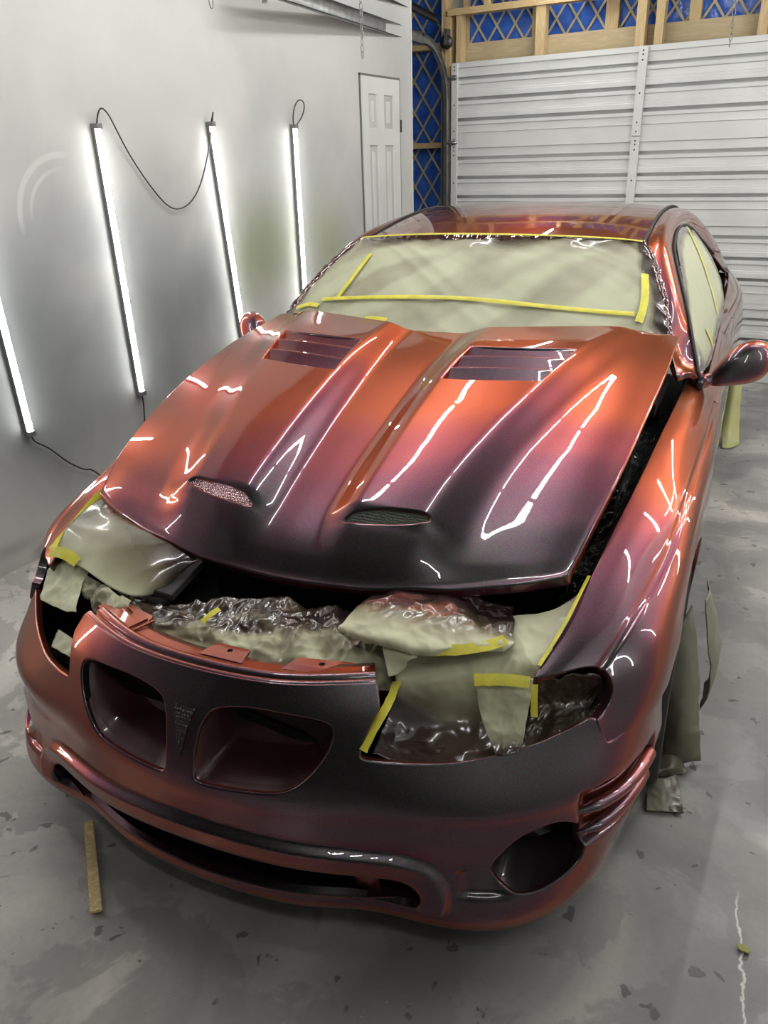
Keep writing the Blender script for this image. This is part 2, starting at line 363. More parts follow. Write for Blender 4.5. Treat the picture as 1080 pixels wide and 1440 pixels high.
def make_wallpaint():
    m, nt, b = new_mat('oversprayed_wall_paint'); tc = node(nt, 'ShaderNodeTexCoord'); P = tc.outputs['Object']
    big = noise_n(nt, P, 1.1, 5, .5, .4); st = node(nt, 'ShaderNodeMapping'); st.inputs['Scale'].default_value = (1, 3, .6); nt.links.new(P, st.inputs['Vector'])
    run = noise_n(nt, st.outputs['Vector'], 3, 5, .6)
    col = ramp(nt, big, [(.3, S((168, 169, 168))), (.5, S((186, 186, 183))), (.7, S((196, 195, 191)))])
    col = mixc(nt, math_(nt, 'MULTIPLY', run, .25), col, S((160, 162, 162)))
    sx = node(nt, 'ShaderNodeSeparateXYZ'); nt.links.new(P, sx.inputs[0])
    def blot(y, z, ry, rz, c, amt):
        nonlocal col
        dy = math_(nt, 'DIVIDE', math_(nt, 'SUBTRACT', sx.outputs['Y'], y), ry); dz = math_(nt, 'DIVIDE', math_(nt, 'SUBTRACT', sx.outputs['Z'], z), rz)
        d = math_(nt, 'SQRT', math_(nt, 'ADD', math_(nt, 'MULTIPLY', dy, dy), math_(nt, 'MULTIPLY', dz, dz)))
        d = math_(nt, 'ADD', d, math_(nt, 'MULTIPLY', math_(nt, 'SUBTRACT', big, .5), .9))
        f = math_(nt, 'MULTIPLY', ramp(nt, d, [(0, (1,) * 3), (1, (0,) * 3)], 'EASE'), amt)
        col = mixc(nt, f, col, c)
    blot(1.2, .95, 1.0, .95, S((108, 111, 114)), .85); blot(2.2, .95, .8, .9, S((102, 105, 108)), .85)
    blot(2.9, 1.15, .5, .42, S((128, 134, 104)), .85); blot(3.62, 1.15, .3, .40, S((150, 156, 122)), .7)
    blot(2.45, 1.0, .33, .4, S((108, 110, 112)), .6); blot(1.75, 1.35, .8, .25, S((140, 142, 144)), .5)
    blot(4.3, .95, .4, .3, S((112, 114, 114)), .7); blot(4.55, 1.8, .25, 1.2, S((164, 164, 160)), .5)
    blot(1.15, .03, .16, .07, S((28, 28, 30)), 1.0); blot(.95, .1, .3, .06, S((140, 140, 138)), .6)
    # pale wiped arcs left by a hose
    for r0, w in ((.252, .016), (.198, .010)):
        dy = math_(nt, 'SUBTRACT', sx.outputs['Y'], 1.58); dz = math_(nt, 'MULTIPLY', math_(nt, 'SUBTRACT', sx.outputs['Z'], 1.44), 1.0)
        r = math_(nt, 'SQRT', math_(nt, 'ADD', math_(nt, 'MULTIPLY', dy, dy), math_(nt, 'MULTIPLY', dz, dz)))
        e = math_(nt, 'ABSOLUTE', math_(nt, 'SUBTRACT', r, r0))
        f = ramp(nt, e, [(w * .5, (1,) * 3), (w, (0,) * 3)])
        f = math_(nt, 'MULTIPLY', f, ramp(nt, math_(nt, 'SUBTRACT', dz, dy), [(.19, (0,) * 3), (.28, (.5,) * 3)]))
        col = mixc(nt, f, col, S((198, 198, 196)))
    nt.links.new(col, b.inputs['Base Color']); b.inputs['Roughness'].default_value = .5
    bp = node(nt, 'ShaderNodeBump', i_Strength=.15, i_Distance=.01); nt.links.new(noise_n(nt, P, 8, 6, .6), bp.inputs['Height']); nt.links.new(bp.outputs['Normal'], b.inputs['Normal'])
    return m

# ---------------------------------------------------------------- objects
def put(name, me, parent=None, kind=None, label=None, cat=None, group=None, loc=None):
    o = bpy.data.objects.new(name, me); C.objects.link(o)
    if parent is not None: o.parent = parent
    if loc is not None: o.location = loc
    if kind: o['kind'] = kind
    if label: o['label'] = label
    if cat: o['category'] = cat
    if group: o['group'] = group
    return o
def tag(o, label, cat, group=None):
    o['label'] = label; o['category'] = cat
    if group: o['group'] = group
    return o
def empty(name, loc, label, cat, group=None, rz=0):
    o = bpy.data.objects.new(name, None); C.objects.link(o); o.location = loc; o.rotation_euler = (0, 0, rz); o.empty_display_size = .1
    return tag(o, label, cat, group)
class MB:
    """collects vertices and faces of one mesh"""
    def __init__(s): s.v, s.f, s.n, s.sm = [], [], [], []
    def add(s, V, F, N=None, smooth=True):
        k = len(s.v); V = np.asarray(V, float)
        s.v += V.tolist(); s.f += [tuple(i + k for i in f) for f in F]; s.sm += [smooth] * len(F)
        s.n += (np.asarray(N).tolist() if N is not None else [None] * len(V)); return s
    def box(s, a, b, bevel=0):
        a = np.array(a, float); b = np.array(b, float)
        V = [(x, y, z) for z in (a[2], b[2]) for y in (a[1], b[1]) for x in (a[0], b[0])]
        return s.add(V, [(0, 2, 3, 1), (4, 5, 7, 6), (0, 1, 5, 4), (2, 6, 7, 3), (0, 4, 6, 2), (1, 3, 7, 5)], smooth=False)
    def bar(s, p, q, w, t, up=(0, 0, 1)):
        """rectangular bar from p to q, w wide and t thick"""
        p = np.array(p, float); q = np.array(q, float); d = (q - p) / np.linalg.norm(q - p); a = np.cross(d, up); a /= np.linalg.norm(a); c = np.cross(a, d)
        V = [e + a * i * w / 2 + c * j * t / 2 for e in (p, q) for i, j in ((-1, -1), (1, -1), (1, 1), (-1, 1))]
        return s.add(V, [(3, 2, 1, 0), (4, 5, 6, 7), (0, 1, 5, 4), (1, 2, 6, 5), (2, 3, 7, 6), (3, 0, 4, 7)], smooth=False)
    def tube(s, P, r, k=10, cap=True, close=False):
        P = np.asarray(P, float); n = len(P); r = np.broadcast_to(np.asarray(r, float), (n,))
        T = np.gradient(P, axis=0)
        if close: T = np.roll(P, -1, 0) - np.roll(P, 1, 0)
        T /= np.linalg.norm(T, axis=1)[:, None] + 1e-12
        up = np.array([0, 0, 1.]) if abs(T[0][2]) < .9 else np.array([1., 0, 0])
        a = np.cross(T[0], up); a /= np.linalg.norm(a); V = []
        for i in range(n):
            a = a - T[i] * (a @ T[i]); a /= np.linalg.norm(a); b = np.cross(T[i], a)
            V += [P[i] + r[i] * (math.cos(t) * a + math.sin(t) * b) for t in np.linspace(0, 2 * math.pi, k, endpoint=False)]
        F = [(i * k + j, i * k + (j + 1) % k, ((i + 1) % n) * k + (j + 1) % k, ((i + 1) % n) * k + j) for i in range(n if close else n - 1) for j in range(k)]
        if cap and not close: F += [tuple(range(k))[::-1], tuple((n - 1) * k + j for j in range(k))]
        return s.add(V, F)
    def lathe(s, prof, axis_p, axis_d, k=40):
        """revolve (radius, height) profile"""
        d = np.array(axis_d, float); d /= np.linalg.norm(d); a = np.cross(d, (0, 0, 1) if abs(d[2]) < .9 else (1, 0, 0)); a /= np.linalg.norm(a); b = np.cross(d, a)
        V = [np.array(axis_p) + d * h + r * (math.cos(t) * a + math.sin(t) * b) for r, h in prof for t in np.linspace(0, 2 * math.pi, k, endpoint=False)]
        F = [(i * k + j, i * k + (j + 1) % k, (i + 1) * k + (j + 1) % k, (i + 1) * k + j) for i in range(len(prof) - 1) for j in range(k)]
        return s.add(V, F)
    def grid(s, V, m, n, N=None, flip=False):
        F = [(i * n + j, (i + 1) * n + j, (i + 1) * n + j + 1, i * n + j + 1) for i in range(m - 1) for j in range(n - 1)]
        return s.add(V, [f[::-1] for f in F] if flip else F, N)
    def mesh(s, name, mat, T=None):
        me = bpy.data.meshes.new(name); V = s.v
        if T is not None: V = [tuple(T @ Vector(v)) for v in V]
        me.from_pydata([tuple(v) for v in V], [], s.f); me.materials.append(mat)
        me.polygons.foreach_set('use_smooth', s.sm); me.update()
        if any(n is not None for n in s.n):
            R3 = T.to_3x3() if T is not None else None
            vn = [(0, 0, 0) if n is None else (tuple(R3 @ Vector(n)) if R3 else tuple(n)) for n in s.n]
            vn = np.nan_to_num(np.array(vn)); me.validate()
            if len(me.vertices) == len(vn): me.normals_split_custom_set_from_vertices(vn.tolist())
        return me
    def obj(s, name, mat, parent=None, T=None, **k): return put(name, s.mesh(name, mat, T), parent, **k)
    def mirrored(s):
        o = MB(); V = np.array(s.v) * (-1, 1, 1); o.v = V.tolist(); o.f = [f[::-1] for f in s.f]; o.sm = list(s.sm)
        o.n = [None if n is None else (-n[0], n[1], n[2]) for n in s.n]; return o

def boundary_loops(F):
    E = {}
    for f in F:
        for a, b in zip(f, f[1:] + f[:1]): E[(a, b)] = f
    nx = {a: b for (a, b) in E if (b, a) not in E}
    loops = []
    while nx:
        a = next(iter(nx)); L = [a]; b = nx.pop(a)
        while b != L[0] and b in nx: L.append(b); b = nx.pop(b)
        loops.append(L)
    return loops
def dens(loop, scale, h):
    out = []
    for a, b in zip(loop, np.roll(loop, -1, 0)):
        k = max(1, int(np.ceil(np.linalg.norm((b - a) * scale) / h))); out += [a + (b - a) * i / k for i in range(k)]
    return np.array(out)
def skin(surf, outer=None, holes=(), h=.014, roll=.005, depth=.018, refine=None, mb=None, roll_holes=True):
    """trimmed sheet with rolled hems. outer / holes: uv loops. returns MB and the hole loops (3d)"""
    sc = np.array(surf.scale())
    if outer is None: outer = np.array([(surf.u[0], surf.v[0]), (surf.u[1], surf.v[0]), (surf.u[1], surf.v[1]), (surf.u[0], surf.v[1])], float)
    outs = [dens(np.asarray(l, float), sc, h * .75) for l in [outer, *holes]]
    nu = int((surf.u[1] - surf.u[0]) * sc[0] / h) + 1; nv = int((surf.v[1] - surf.v[0]) * sc[1] / h) + 1
    U, V = np.meshgrid(np.linspace(surf.u[0], surf.u[1], nu), np.linspace(surf.v[0], surf.v[1], nv)); G = np.stack([U.ravel(), V.ravel()], 1)
    if refine is not None: G = np.concatenate([G, refine])
    ok = inside(G, outs[0])
    for l in outs[1:]: ok &= ~inside(G, l)
    B = np.concatenate(outs) * sc; Gs = G * sc
    for i in range(0, len(G), 4000):
        D = ((Gs[i:i + 4000, None, :] - B[None]) ** 2).sum(2).min(1); ok[i:i + 4000] &= D > (h * (.4 if refine is None else .25)) ** 2
    G = G[ok]
    pts = np.concatenate(outs + [G]) * sc; edges = []; k = 0
    for l in outs: edges += [(k + i, k + (i + 1) % len(l)) for i in range(len(l))]; k += len(l)
    vo, eo, fo, *_ = delaunay_2d_cdt([Vector(p) for p in pts], edges, [], 1, 1e-7)
    uv = np.array([tuple(v) for v in vo]) / sc
    F = np.array([tuple(f) for f in fo if len(f) == 3]); cen = uv[F].mean(1)
    ok = inside(cen, outs[0])
    for l in outs[1:]: ok &= ~inside(cen, l)
    F = F[ok]
    P = surf.at(uv[:, 0], uv[:, 1]); N = surf.frame(uv[:, 0], uv[:, 1])[2]
    e1 = uv[F[:, 1]] - uv[F[:, 0]]; e2 = uv[F[:, 2]] - uv[F[:, 0]]
    ccw = (e1[:, 0] * e2[:, 1] - e1[:, 1] * e2[:, 0]) > 0
    F = np.where((ccw ^ surf.flip)[:, None], F, F[:, ::-1])
    used = np.unique(F); mp = -np.ones(len(uv), int); mp[used] = np.arange(len(used)); F = mp[F]; P, N, uv = P[used], N[used], uv[used]
    Fl = [tuple(int(i) for i in f) for f in F]
    mb = mb or MB(); mb.add(P, Fl, N)
    res = []
    for L in boundary_loops(Fl):
        p = P[L]; n = N[L]; t = np.roll(p, -1, 0) - np.roll(p, 1, 0); t /= np.linalg.norm(t, axis=1)[:, None] + 1e-12
        b = np.cross(t, n); b /= np.linalg.norm(b, axis=1)[:, None] + 1e-12
        n2 = np.cross(b, t)
        res.append((p, n, b))
        hem(mb, p, n2, b, roll, depth)
    return mb, res
def hem(mb, p, n, b, roll, depth, k=4):
    R, NN = [], []
    for th in np.linspace(0, math.pi / 2, k):
        R.append(p + roll * (math.sin(th) * b + (math.cos(th) - 1) * n)); NN.append(math.cos(th) * n + math.sin(th) * b)
    R.append(R[-1] - depth * n); NN.append(b)
    m = len(p); V = np.concatenate(R); F = [(i * m + j, i * m + (j + 1) % m, (i + 1) * m + (j + 1) % m, (i + 1) * m + j)[::-1] for i in range(len(R) - 1) for j in range(m)]
    mb.add(V, F, np.concatenate(NN))
def resample(P, n):
    P = np.asarray(P, float); Q = np.concatenate([P, P[:1]]); d = np.concatenate([[0], np.cumsum(np.linalg.norm(np.diff(Q, axis=0), axis=1))])
    s = np.linspace(0, d[-1], n, endpoint=False); return np.stack([np.interp(s, d, Q[:, i]) for i in range(P.shape[1])], 1)
def duct(loop, rings, n=72, cap=True, inward=None):
    """open box behind an opening: rings = [(shrink, dx, dy, dz), ...] from the loop's rim inward"""
    L = resample(loop, n); c = L.mean(0); R = [L]
    for s, *d in rings: R.append(c + (L - c) * s + np.array(d))
    mb = MB(); m = n; V = np.concatenate(R)
    F = [(i * m + j, i * m + (j + 1) % m, (i + 1) * m + (j + 1) % m, (i + 1) * m + j) for i in range(len(R) - 1) for j in range(m)]
    a = L[1:] - c; ar = np.cross(L - c, np.roll(L, -1, 0) - c).sum(0)
    if ar[1] > 0: F = [f[::-1] for f in F]
    mb.add(V, F)
    if cap: mb.add(R[-1], [tuple(range(m))], smooth=False)
    return mb
def skin_grid(surf, nu, nv, flip=False):
    U, V = [a.ravel() for a in np.meshgrid(np.linspace(*surf.u, nu), np.linspace(*surf.v, nv), indexing='ij')]
    return surf.at(U, V), surf.frame(U, V)[2], U, V

_rng = np.random.default_rng(7)
def crumple(P, seed, scale, amp):
    """facetted creases: ridged noise, per point"""
    o = Vector((seed * 13.7, seed * 7.1, seed * 3.3)); out = np.empty(len(P))
    for i, p in enumerate(P):
        q = Vector(p) * scale + o
        a = 1 - abs(noise.noise(q)) * 2.2; b = 1 - abs(noise.noise(q * 2.1 + Vector((5, 1, 9)))) * 2.2; c = noise.noise(q * .45)
        out[i] = (a * .55 + b * .25 + c * .6)
    return amp * (out - out.mean())
def crinkle(P, seed, scale, amp):
    """many sharp small creases, as in crushed film"""
    o = Vector((seed * 3.7, seed * 5.1, seed * 8.3)); out = np.empty(len(P))
    for i, p in enumerate(P):
        q = Vector((p[0], p[1] * .75, p[2] * .75)) * scale + o; w = noise.noise(q * .6) * .5; q = q + Vector((w, -w, w))
        out[i] = -abs(noise.noise(q)) * 2 - abs(noise.noise(q * 2.1 + o)) * 1.0 - abs(noise.noise(q * 4.3 - o)) * .45 + .7 * noise.noise(q * .5)
    return amp * (out - out.mean())
def sheet(name, ctrl, mat, n=(40, 60), amp=.006, scale=9, seed=1, spray_shade=None, edge=.0, label=None, cat='masking paper', parent=None, group=None, T=RZ, thick=.0012, calm=None, flipn=False, folds=None, crush=0):
    S_ = gridsurf(ctrl); P, N, U, V = skin_grid(S_, *n)
    if flipn: N = -N
    su = U / S_.u[1]; sv = V / S_.v[1]
    d = crumple(P, seed, scale, amp)
    if crush: d = d + crinkle(P, seed, scale * 1.25, crush)
    if calm is not None: d = d * calm(su, sv)
    if folds: # long soft pleats across the sheet: (amp, count, slant)
        a_, k_, sl = folds; d = d + a_ * np.array([noise.noise(Vector((k_ * (x + sl * y), y * 1.3, seed))) + .5 * (1 - 2 * abs(noise.noise(Vector((k_ * 1.9 * (x + sl * y), y * 1.1, seed + 9))))) for x, y in zip(su, sv)])
    if edge: # ragged outline
        e = np.array([noise.noise(Vector(p) * 14 + Vector((seed, 0, 3))) for p in P]); w = np.minimum(np.minimum(su, 1 - su), np.minimum(sv, 1 - sv))
        cdir = P.mean(0) - P; cdir /= np.linalg.norm(cdir, axis=1)[:, None] + 1e-9
        P = P + cdir * (edge * (e + .2) * np.exp(-w * 12))[:, None]
    P = P + N * d[:, None]
    M = np.array(T.to_3x3()) if T is not None else np.eye(3)
    P = P @ M.T; cen = (P.min(0) + P.max(0)) / 2
    mb = MB().grid(P - cen, *n)
    me = mb.mesh(name, mat)
    a = me.attributes.new('spray_shade', 'FLOAT', 'POINT')
    s = np.zeros(len(P)) if spray_shade is None else np.clip(spray_shade(su, sv), 0, 1.2)
    a.data.foreach_set('value', np.asarray(s, dtype=np.float32))
    o = put(name, me, parent, label=label, cat=cat if label else None, group=group, loc=tuple(cen))
    so = o.modifiers.new('thickness', 'SOLIDIFY'); so.thickness = thick; so.offset = 0
    return o
def ribbon(name, surf, uv, width, mat, lift=.0015, parent=None, T=RZ, n=40, origin=(0, 0, 0), jit=.0, seed=1):
    """flat strip (tape) laid along a line on a surface"""
    L = curve(uv, n) if len(uv) > 2 else np.array([np.array(uv[0]) * (1 - t) + np.array(uv[1]) * t for t in np.linspace(0, 1, n)])
    du, dv, N = surf.frame(L[:, 0], L[:, 1]); P = surf.at(L[:, 0], L[:, 1]); t = np.gradient(P, axis=0); t /= np.linalg.norm(t, axis=1)[:, None]
    b = np.cross(N, t); w = width * (1 + jit * np.array([noise.noise(Vector((i * .3, seed, 0))) for i in range(n)]))[:, None]
    V = np.concatenate([P + N * lift + b * w / 2, P + N * (lift * 1.1 + .0008), P + N * lift - b * w / 2])
    if T is not None: V = V @ np.array(T.to_3x3()).T
    mb = MB().grid(V - np.array(origin), 3, n)
    return mb.obj(name, mat, parent)
CEIL_X = (-.85, .28); CEIL_Y = (.08, 1.32, 2.56)
SCOOP_MESH_L = simple('sprayed_wire_mesh', (.45, .30, .32), .25, .9)
def mesh_bump(m, scale, strength, dist=.004):
    nt = m.node_tree; b = nt.nodes['Principled BSDF']; tc = node(nt, 'ShaderNodeTexCoord'); v = node(nt, 'ShaderNodeTexVoronoi', i_Scale=scale, i_Randomness=.35); nt.links.new(tc.outputs['Object'], v.inputs['Vector'])
    bp = node(nt, 'ShaderNodeBump', i_Strength=strength, i_Distance=dist); nt.links.new(v.outputs['Distance'], bp.inputs['Height']); nt.links.new(bp.outputs['Normal'], b.inputs['Normal'])
mesh_bump(SCOOP_MESH_L, 190, 1.0)
SCOOP_MESH_R = simple('dark_green_masked_mesh', S((42, 48, 36)), .45, .1); mesh_bump(SCOOP_MESH_R, 190, .6)
EMBLEM = simple('rough_glue_residue', S((58, 48, 52)), .35, .3); mesh_bump(EMBLEM, 150, 1.0)
FOIL = simple('lacquered_paper_edge', (.10, .045, .045), .10, .35, var=.5, vscale=60, Coat_Weight=1.0)
CLOTH = simple('sprayed_cloth', S((128, 128, 108)), .85, var=.28, vscale=5, bump=.4, bscale=400)
EXPOSURE = 1.6

DUCT = simple('sprayed_duct_plastic', S((64, 34, 39)), .32, .2, var=.3, vscale=9, Coat_Weight=.8)
FILM = simple('black_masking_film', (.010, .011, .010), .16, Coat_Weight=.6)

# ---------------------------------------------------------------- the room
def slab(name, a, b, mat, **k):
    return MB().box(a, b).obj(name, mat, kind='structure', **k)
slab('floor', (-3.2, -3.6, -.1), (3.1, 6.2, 0), make_floor())
slab('wall_left', (-2.07, -3.6, 0), (WALL, 4.79, 2.95), make_wallpaint())
slab('trim_1', (-2.075, 4.785, 0), (-1.958, 4.80, 2.95), WHITE)
slab('wall_front', (-2.07, -3.7, 0), (3.0, -3.6, 2.95), simple('dark_front_wall', S((70, 69, 68)), .8))
slab('wall_right', (2.05, -3.6, 0), (2.15, 4.79, 2.95), PLAIN)
slab('wall_return', (2.9, 4.7, 0), (3.0, 5.85, 2.95), PLAIN)
slab('ceiling', (-3.2, -3.7, 2.95), (3.1, 5.9, 3.05), CEIL)
slab('wall_back', (-3.2, 5.82, 0), (3.0, 5.92, 2.95), PLAIN)
slab('wall_return', (-3.2, 4.7, 0), (-3.1, 5.85, 2.95), PLAIN)

# white six-panel door in the left wall
d1 = put('door_1', None, kind='structure')
mb = MB(); y0, y1, zt = 4.07, 4.60, 2.15; X = WALL + .008
ys = [y0 + .095, y0 + .215, y0 + .305, y0 + .44]; zs = [.25, .86, 1.02, 1.74, 1.83, 2.05]
cuts = [(ys[0], ys[1]), (ys[2], ys[3])]; rows_ = [(.22, .80), (.98, 1.735), (1.835, 2.05)]
YY = sorted({y0, y1, *[c for t in cuts for c in t]}); ZZ = sorted({0.012, zt, *[c for t in rows_ for c in t]})
for a, b in zip(YY, YY[1:]):
    for c, d in zip(ZZ, ZZ[1:]):
        if (a, b) in cuts and (c, d) in rows_: continue
        mb.add([(X, a, c), (X, b, c), (X, b, d), (X, a, d)], [(0, 1, 2, 3)], smooth=False)
leaf = mb.obj('door_leaf', DOORW, d1)
for a, b in cuts:
    for c, d in rows_:
        m = MB(); R = []
        for ins, dx in ((0, 0), (.012, -.016), (.028, -.016), (.045, -.004)):
            R.append([(X + dx, a + ins, c + ins), (X + dx, b - ins, c + ins), (X + dx, b - ins, d - ins), (X + dx, a + ins, d - ins)])
        for i in range(3):
            m.add(R[i] + R[i + 1], [(j, (j + 1) % 4, 4 + (j + 1) % 4, 4 + j) for j in range(4)], smooth=False)
        m.add(R[3], [(0, 1, 2, 3)], smooth=False); m.obj('door_panel', DOORW, leaf)
MB().box((WALL, y0 - .012, 0), (WALL + .006, y0, zt + .012)).box((WALL, y1, 0), (WALL + .006, y1 + .012, zt + .012)).box((WALL, y0 - .012, zt), (WALL + .006, y1 + .012, zt + .014)).obj('door_seal', GRIME, d1)
for z in (1.86, 1.2, .3): MB().tube([(WALL + .012, y1 + .008, z - .04), (WALL + .012, y1 + .008, z + .04)], .007, 8).obj('door_hinge', DARKSTEEL, d1)

# studs, blocking, film and lath of the back wall
def stud(name, a, b, mat): return MB().box(a, b).obj(name, mat, kind='structure')
for x0, x1 in ((-2.085, -2.04), (-1.99, -1.945), (-1.335, -1.263), (-.588, -.523), (-.454, -.396), (.22, .278), (.85, .91), (1.6, 1.66)):
    stud('stud', (x0, 5.615, 2.335 if x0 > -2.03 else 0), (x1, 5.70, 2.66), PINE_V)
for x0, x1 in ((-1.99, -1.95), (-1.41, -1.31), (-.847, -.752), (-.255, -.178), (.40, .48)):
    stud('stud', (x0, 5.745, 2.335), (x1, 5.79, 2.95), PINE_V)
stud('header_beam', (-2.06, 5.60, 2.66), (2.89, 5.69, 2.705), PINE_H)
stud('header_board', (-2.04, 5.715, 2.335), (2.89, 5.74, 2.475), PLY)
for x0, x1 in ((-2.12, -2.085), ): stud('stud', (x0, 5.62, 0), (x1, 5.76, 2.95), PINE_V)
for x0, x1 in ((-1.76, -1.72), (-1.02, -.97), (-.1, -.05)): stud('stud', (x0, 5.62, 2.705), (x1, 5.66, 2.95), PINE_V)
for z in (1.725, 2.455, .9): stud('blocking', (-2.62, 5.69, z), (-2.12, 5.78, z + .042), PINE_H)
def lattice(x0, x1, z0, z1, y, step, w=.016, slope=1.45):
    mb = MB(); H = z1 - z0
    for sgn in (1, -1):
        k = -8
        for k in range(-12, 40):
            xs = x0 + k * step
            # segment x = xs + sgn * t / slope, z = z0 + t, clipped to the bay
            t0, t1 = 0.0, H
            if sgn > 0: t0, t1 = max(t0, (x0 - xs) * slope), min(t1, (x1 - xs) * slope)
            else: t0, t1 = max(t0, (xs - x1) * slope), min(t1, (xs - x0) * slope)
            if t1 - t0 < .02: continue
            mb.bar((xs + sgn * t0 / slope, y + .003 * sgn, z0 + t0), (xs + sgn * t1 / slope, y + .003 * sgn, z0 + t1), w, .005, (0, 1, 0))
    return mb
film = []
def bay(x0, x1, z0, z1, step, label):
    f = empty('film_bay', ((x0 + x1) / 2, 5.80, z0), label, 'wall film', 'blue film bays behind the studs')
    o = np.array(f.location)
    V = [(x, 5.80 + .006 * noise.noise(Vector((x * 6, z * 6, 2))), z) for x in np.linspace(x0, x1, 14) for z in np.linspace(z0, z1, 14)]
    MB().grid(np.array(V) - o, 14, 14).obj('film', BLUE, f)
    m = lattice(x0, x1, z0, z1, 5.785, step); m.v = (np.array(m.v) - o).tolist(); m.obj('lattice', LATH, f)
bay(-2.62, -2.12, 1.767, 2.455, .165, 'blue film with tan lattice left of the door track, middle bay between two blocks')
bay(-2.62, -2.12, .942, 1.725, .165, 'blue film with tan lattice left of the door track, bay under the lower wooden block')
bay(-2.62, -2.12, 2.497, 2.95, .165, 'blue film with tan lattice left of the door track, top bay beside the ceiling')
bay(-1.95, -1.41, 2.475, 2.95, .155, 'blue film bay above the garage door, leftmost with a glaring light spot')
bay(-1.31, -.847, 2.475, 2.95, .155, 'blue film bay above the garage door, second from the left')
bay(-.752, -.255, 2.475, 2.95, .155, 'blue film bay above the garage door crossed by two pale studs')
bay(-.178, .40, 2.475, 2.95, .155, 'blue film bay above the garage door behind the pull chain, rightmost')
# wire mesh vent above the beam
m = MB()
for x in np.arange(-1.72, -1.36, .016): m.bar((x, 5.70, 2.706), (x, 5.70, 2.94), .002, .002, (0, 1, 0))
for z in np.arange(2.71, 2.94, .016): m.bar((-1.72, 5.70, z), (-1.36, 5.70, z), .002, .002, (0, 1, 0))
m.obj('wire_mesh', DARKSTEEL, kind='structure')

# sectional garage door
gd = put('door_2', None, kind='structure'); GX0, GX1 = -2.01, 2.88; SEC = .5825
prof = [(.000, 0), (.036, 0), (.040, .012), (.100, .012), (.102, .055), (.122, .055), (.126, 0), (.150, 0), (.156, .010), (.196, .010), (.200, .004), (.212, .004), (.216, .0), (.248, 0), (.250, .055), (.270, .055), (.274, 0), (.300, 0),
        (.306, .010), (.346, .010), (.350, .004), (.360, .004), (.364, 0), (.396, 0), (.398, .055), (.418, .055), (.422, 0), (.446, 0), (.450, .010), (.500, .010), (.503, .003), (.506, .010), (.5825, .010)]
for k in range(4):
    zt = .004 + SEC * (4 - k); mb = MB()
    P = [(5.60 + o, zt - t) for t, o in prof]; n = len(P)
    V = [(GX0, y, z) for y, z in P] + [(GX1, y, z) for y, z in P]
    mb.add(V, [(i, i + 1, n + i + 1, n + i)[::-1] for i in range(n - 1)], smooth=False)
    mb.box((GX0, 5.66, zt - SEC), (GX1, 5.668, zt))
    s_ = mb.obj('door_section', WHITE, gd)
    for x in (GX0, -.54, .93, 2.42):
        w = .05 if x == GX0 else .062
        MB().box((x, 5.578, zt - SEC + .004), (x + w, 5.602, zt - .004)).obj('stile', WHITE, s_)
        m = MB()
        for dz in (.03, .055, .09, .30, .49, .55): m.tube([(x + w * .5, 5.5765, zt - dz), (x + w * .5, 5.5785, zt - dz)], .006, 8)
        m.obj('stile_holes', DARKSTEEL, s_)
    m = MB(); zz = zt - SEC + .008 if k else zt - .10
    for zz in ((zt - .105, zt - SEC + .005) if k == 0 else (zt - SEC + .005,)):
        m.tube([(GX0 - .045, 5.575, zz), (GX0 + .05, 5.575, zz)], .007, 8).box((GX0 - .005, 5.572, zz - .018), (GX0 + .04, 5.578, zz + .018))
    m.obj('roller_hinge', STEEL, s_)
# track
tr = empty('door_track', (-2.03, 5.56, 0), 'grey steel garage door track rising beside the door and bending back overhead', 'door track')
def channel(P, w=.055, d=.03, side=(1, 0, 0)):
    P = np.asarray(P, float); T = np.gradient(P, axis=0); T /= np.linalg.norm(T, axis=1)[:, None]; s = np.array(side, float); mb = MB()
    prof_ = [(-w / 2, d), (-w / 2, .004), (-w / 2 + .01, -.002), (w / 2 - .01, -.002), (w / 2, .004), (w / 2, d)]
    V = []
    for p, t in zip(P, T):
        b = np.cross(t, s); b /= np.linalg.norm(b)
        V += [p + b * a + s * c for a, c in prof_]
    mb.grid(V, len(P), len(prof_)); k = len(mb.v)
    V2 = []
    for p, t in zip(P, T):
        b = np.cross(t, s); b /= np.linalg.norm(b)
        V2 += [p + b * (a * .9) + s * (c + .003) for a, c in prof_]
    mb.grid(V2, len(P), len(prof_), flip=True); return mb
o = np.array((-2.03, 5.56, 0)); XT = -2.062
vert = [(XT, 5.56, z) for z in np.linspace(0, 2.06, 8)]
arc = [(XT, 5.56 - .40 + .40 * math.cos(a), 2.06 + .40 * math.sin(a)) for a in np.linspace(0, math.pi / 2, 14)]
hor = [(XT + .32 * t, 5.16 - 2.40 * t, 2.46 - .022 * t) for t in np.linspace(0, 1, 10)]
channel(np.array(vert) - o).obj('vertical_rail', STEEL, tr)
channel(np.array(arc) - o, .062).obj('curved_rail', STEEL, tr)
channel(np.array(hor) - o, .078).obj('level_rail', STEEL, tr)
MB().box((-2.085, 5.54, .3) - o, (-2.075, 5.60, 2.25) - o).obj('mounting_angle', STEEL, tr)
t2 = empty('upper_door_track', (-2.09, 5.3, 2.62), 'dark second door track high up behind the main steel track', 'door track')
channel([(-2.09 + .34 * t - (-2.09), -2.5 * t + .15, .04 * t) for t in np.linspace(0, 1, 10)], .05).obj('rail', DARKSTEEL, t2)
t3 = empty('pulley_block', (-2.05, 5.56, 2.48), 'dark cable pulley on the post beside the curved door track', 'pulley')
MB().lathe([(.01, -.012), (.05, -.012), (.05, -.006), (.04, 0), (.05, .006), (.05, .012), (.01, .012)], (0, 0, 0), (0, 1, 0), 24).obj('wheel', DARKSTEEL, t3)
MB().box((-.012, -.02, -.02), (.012, .055, .09)).obj('bracket', STEEL, t3)
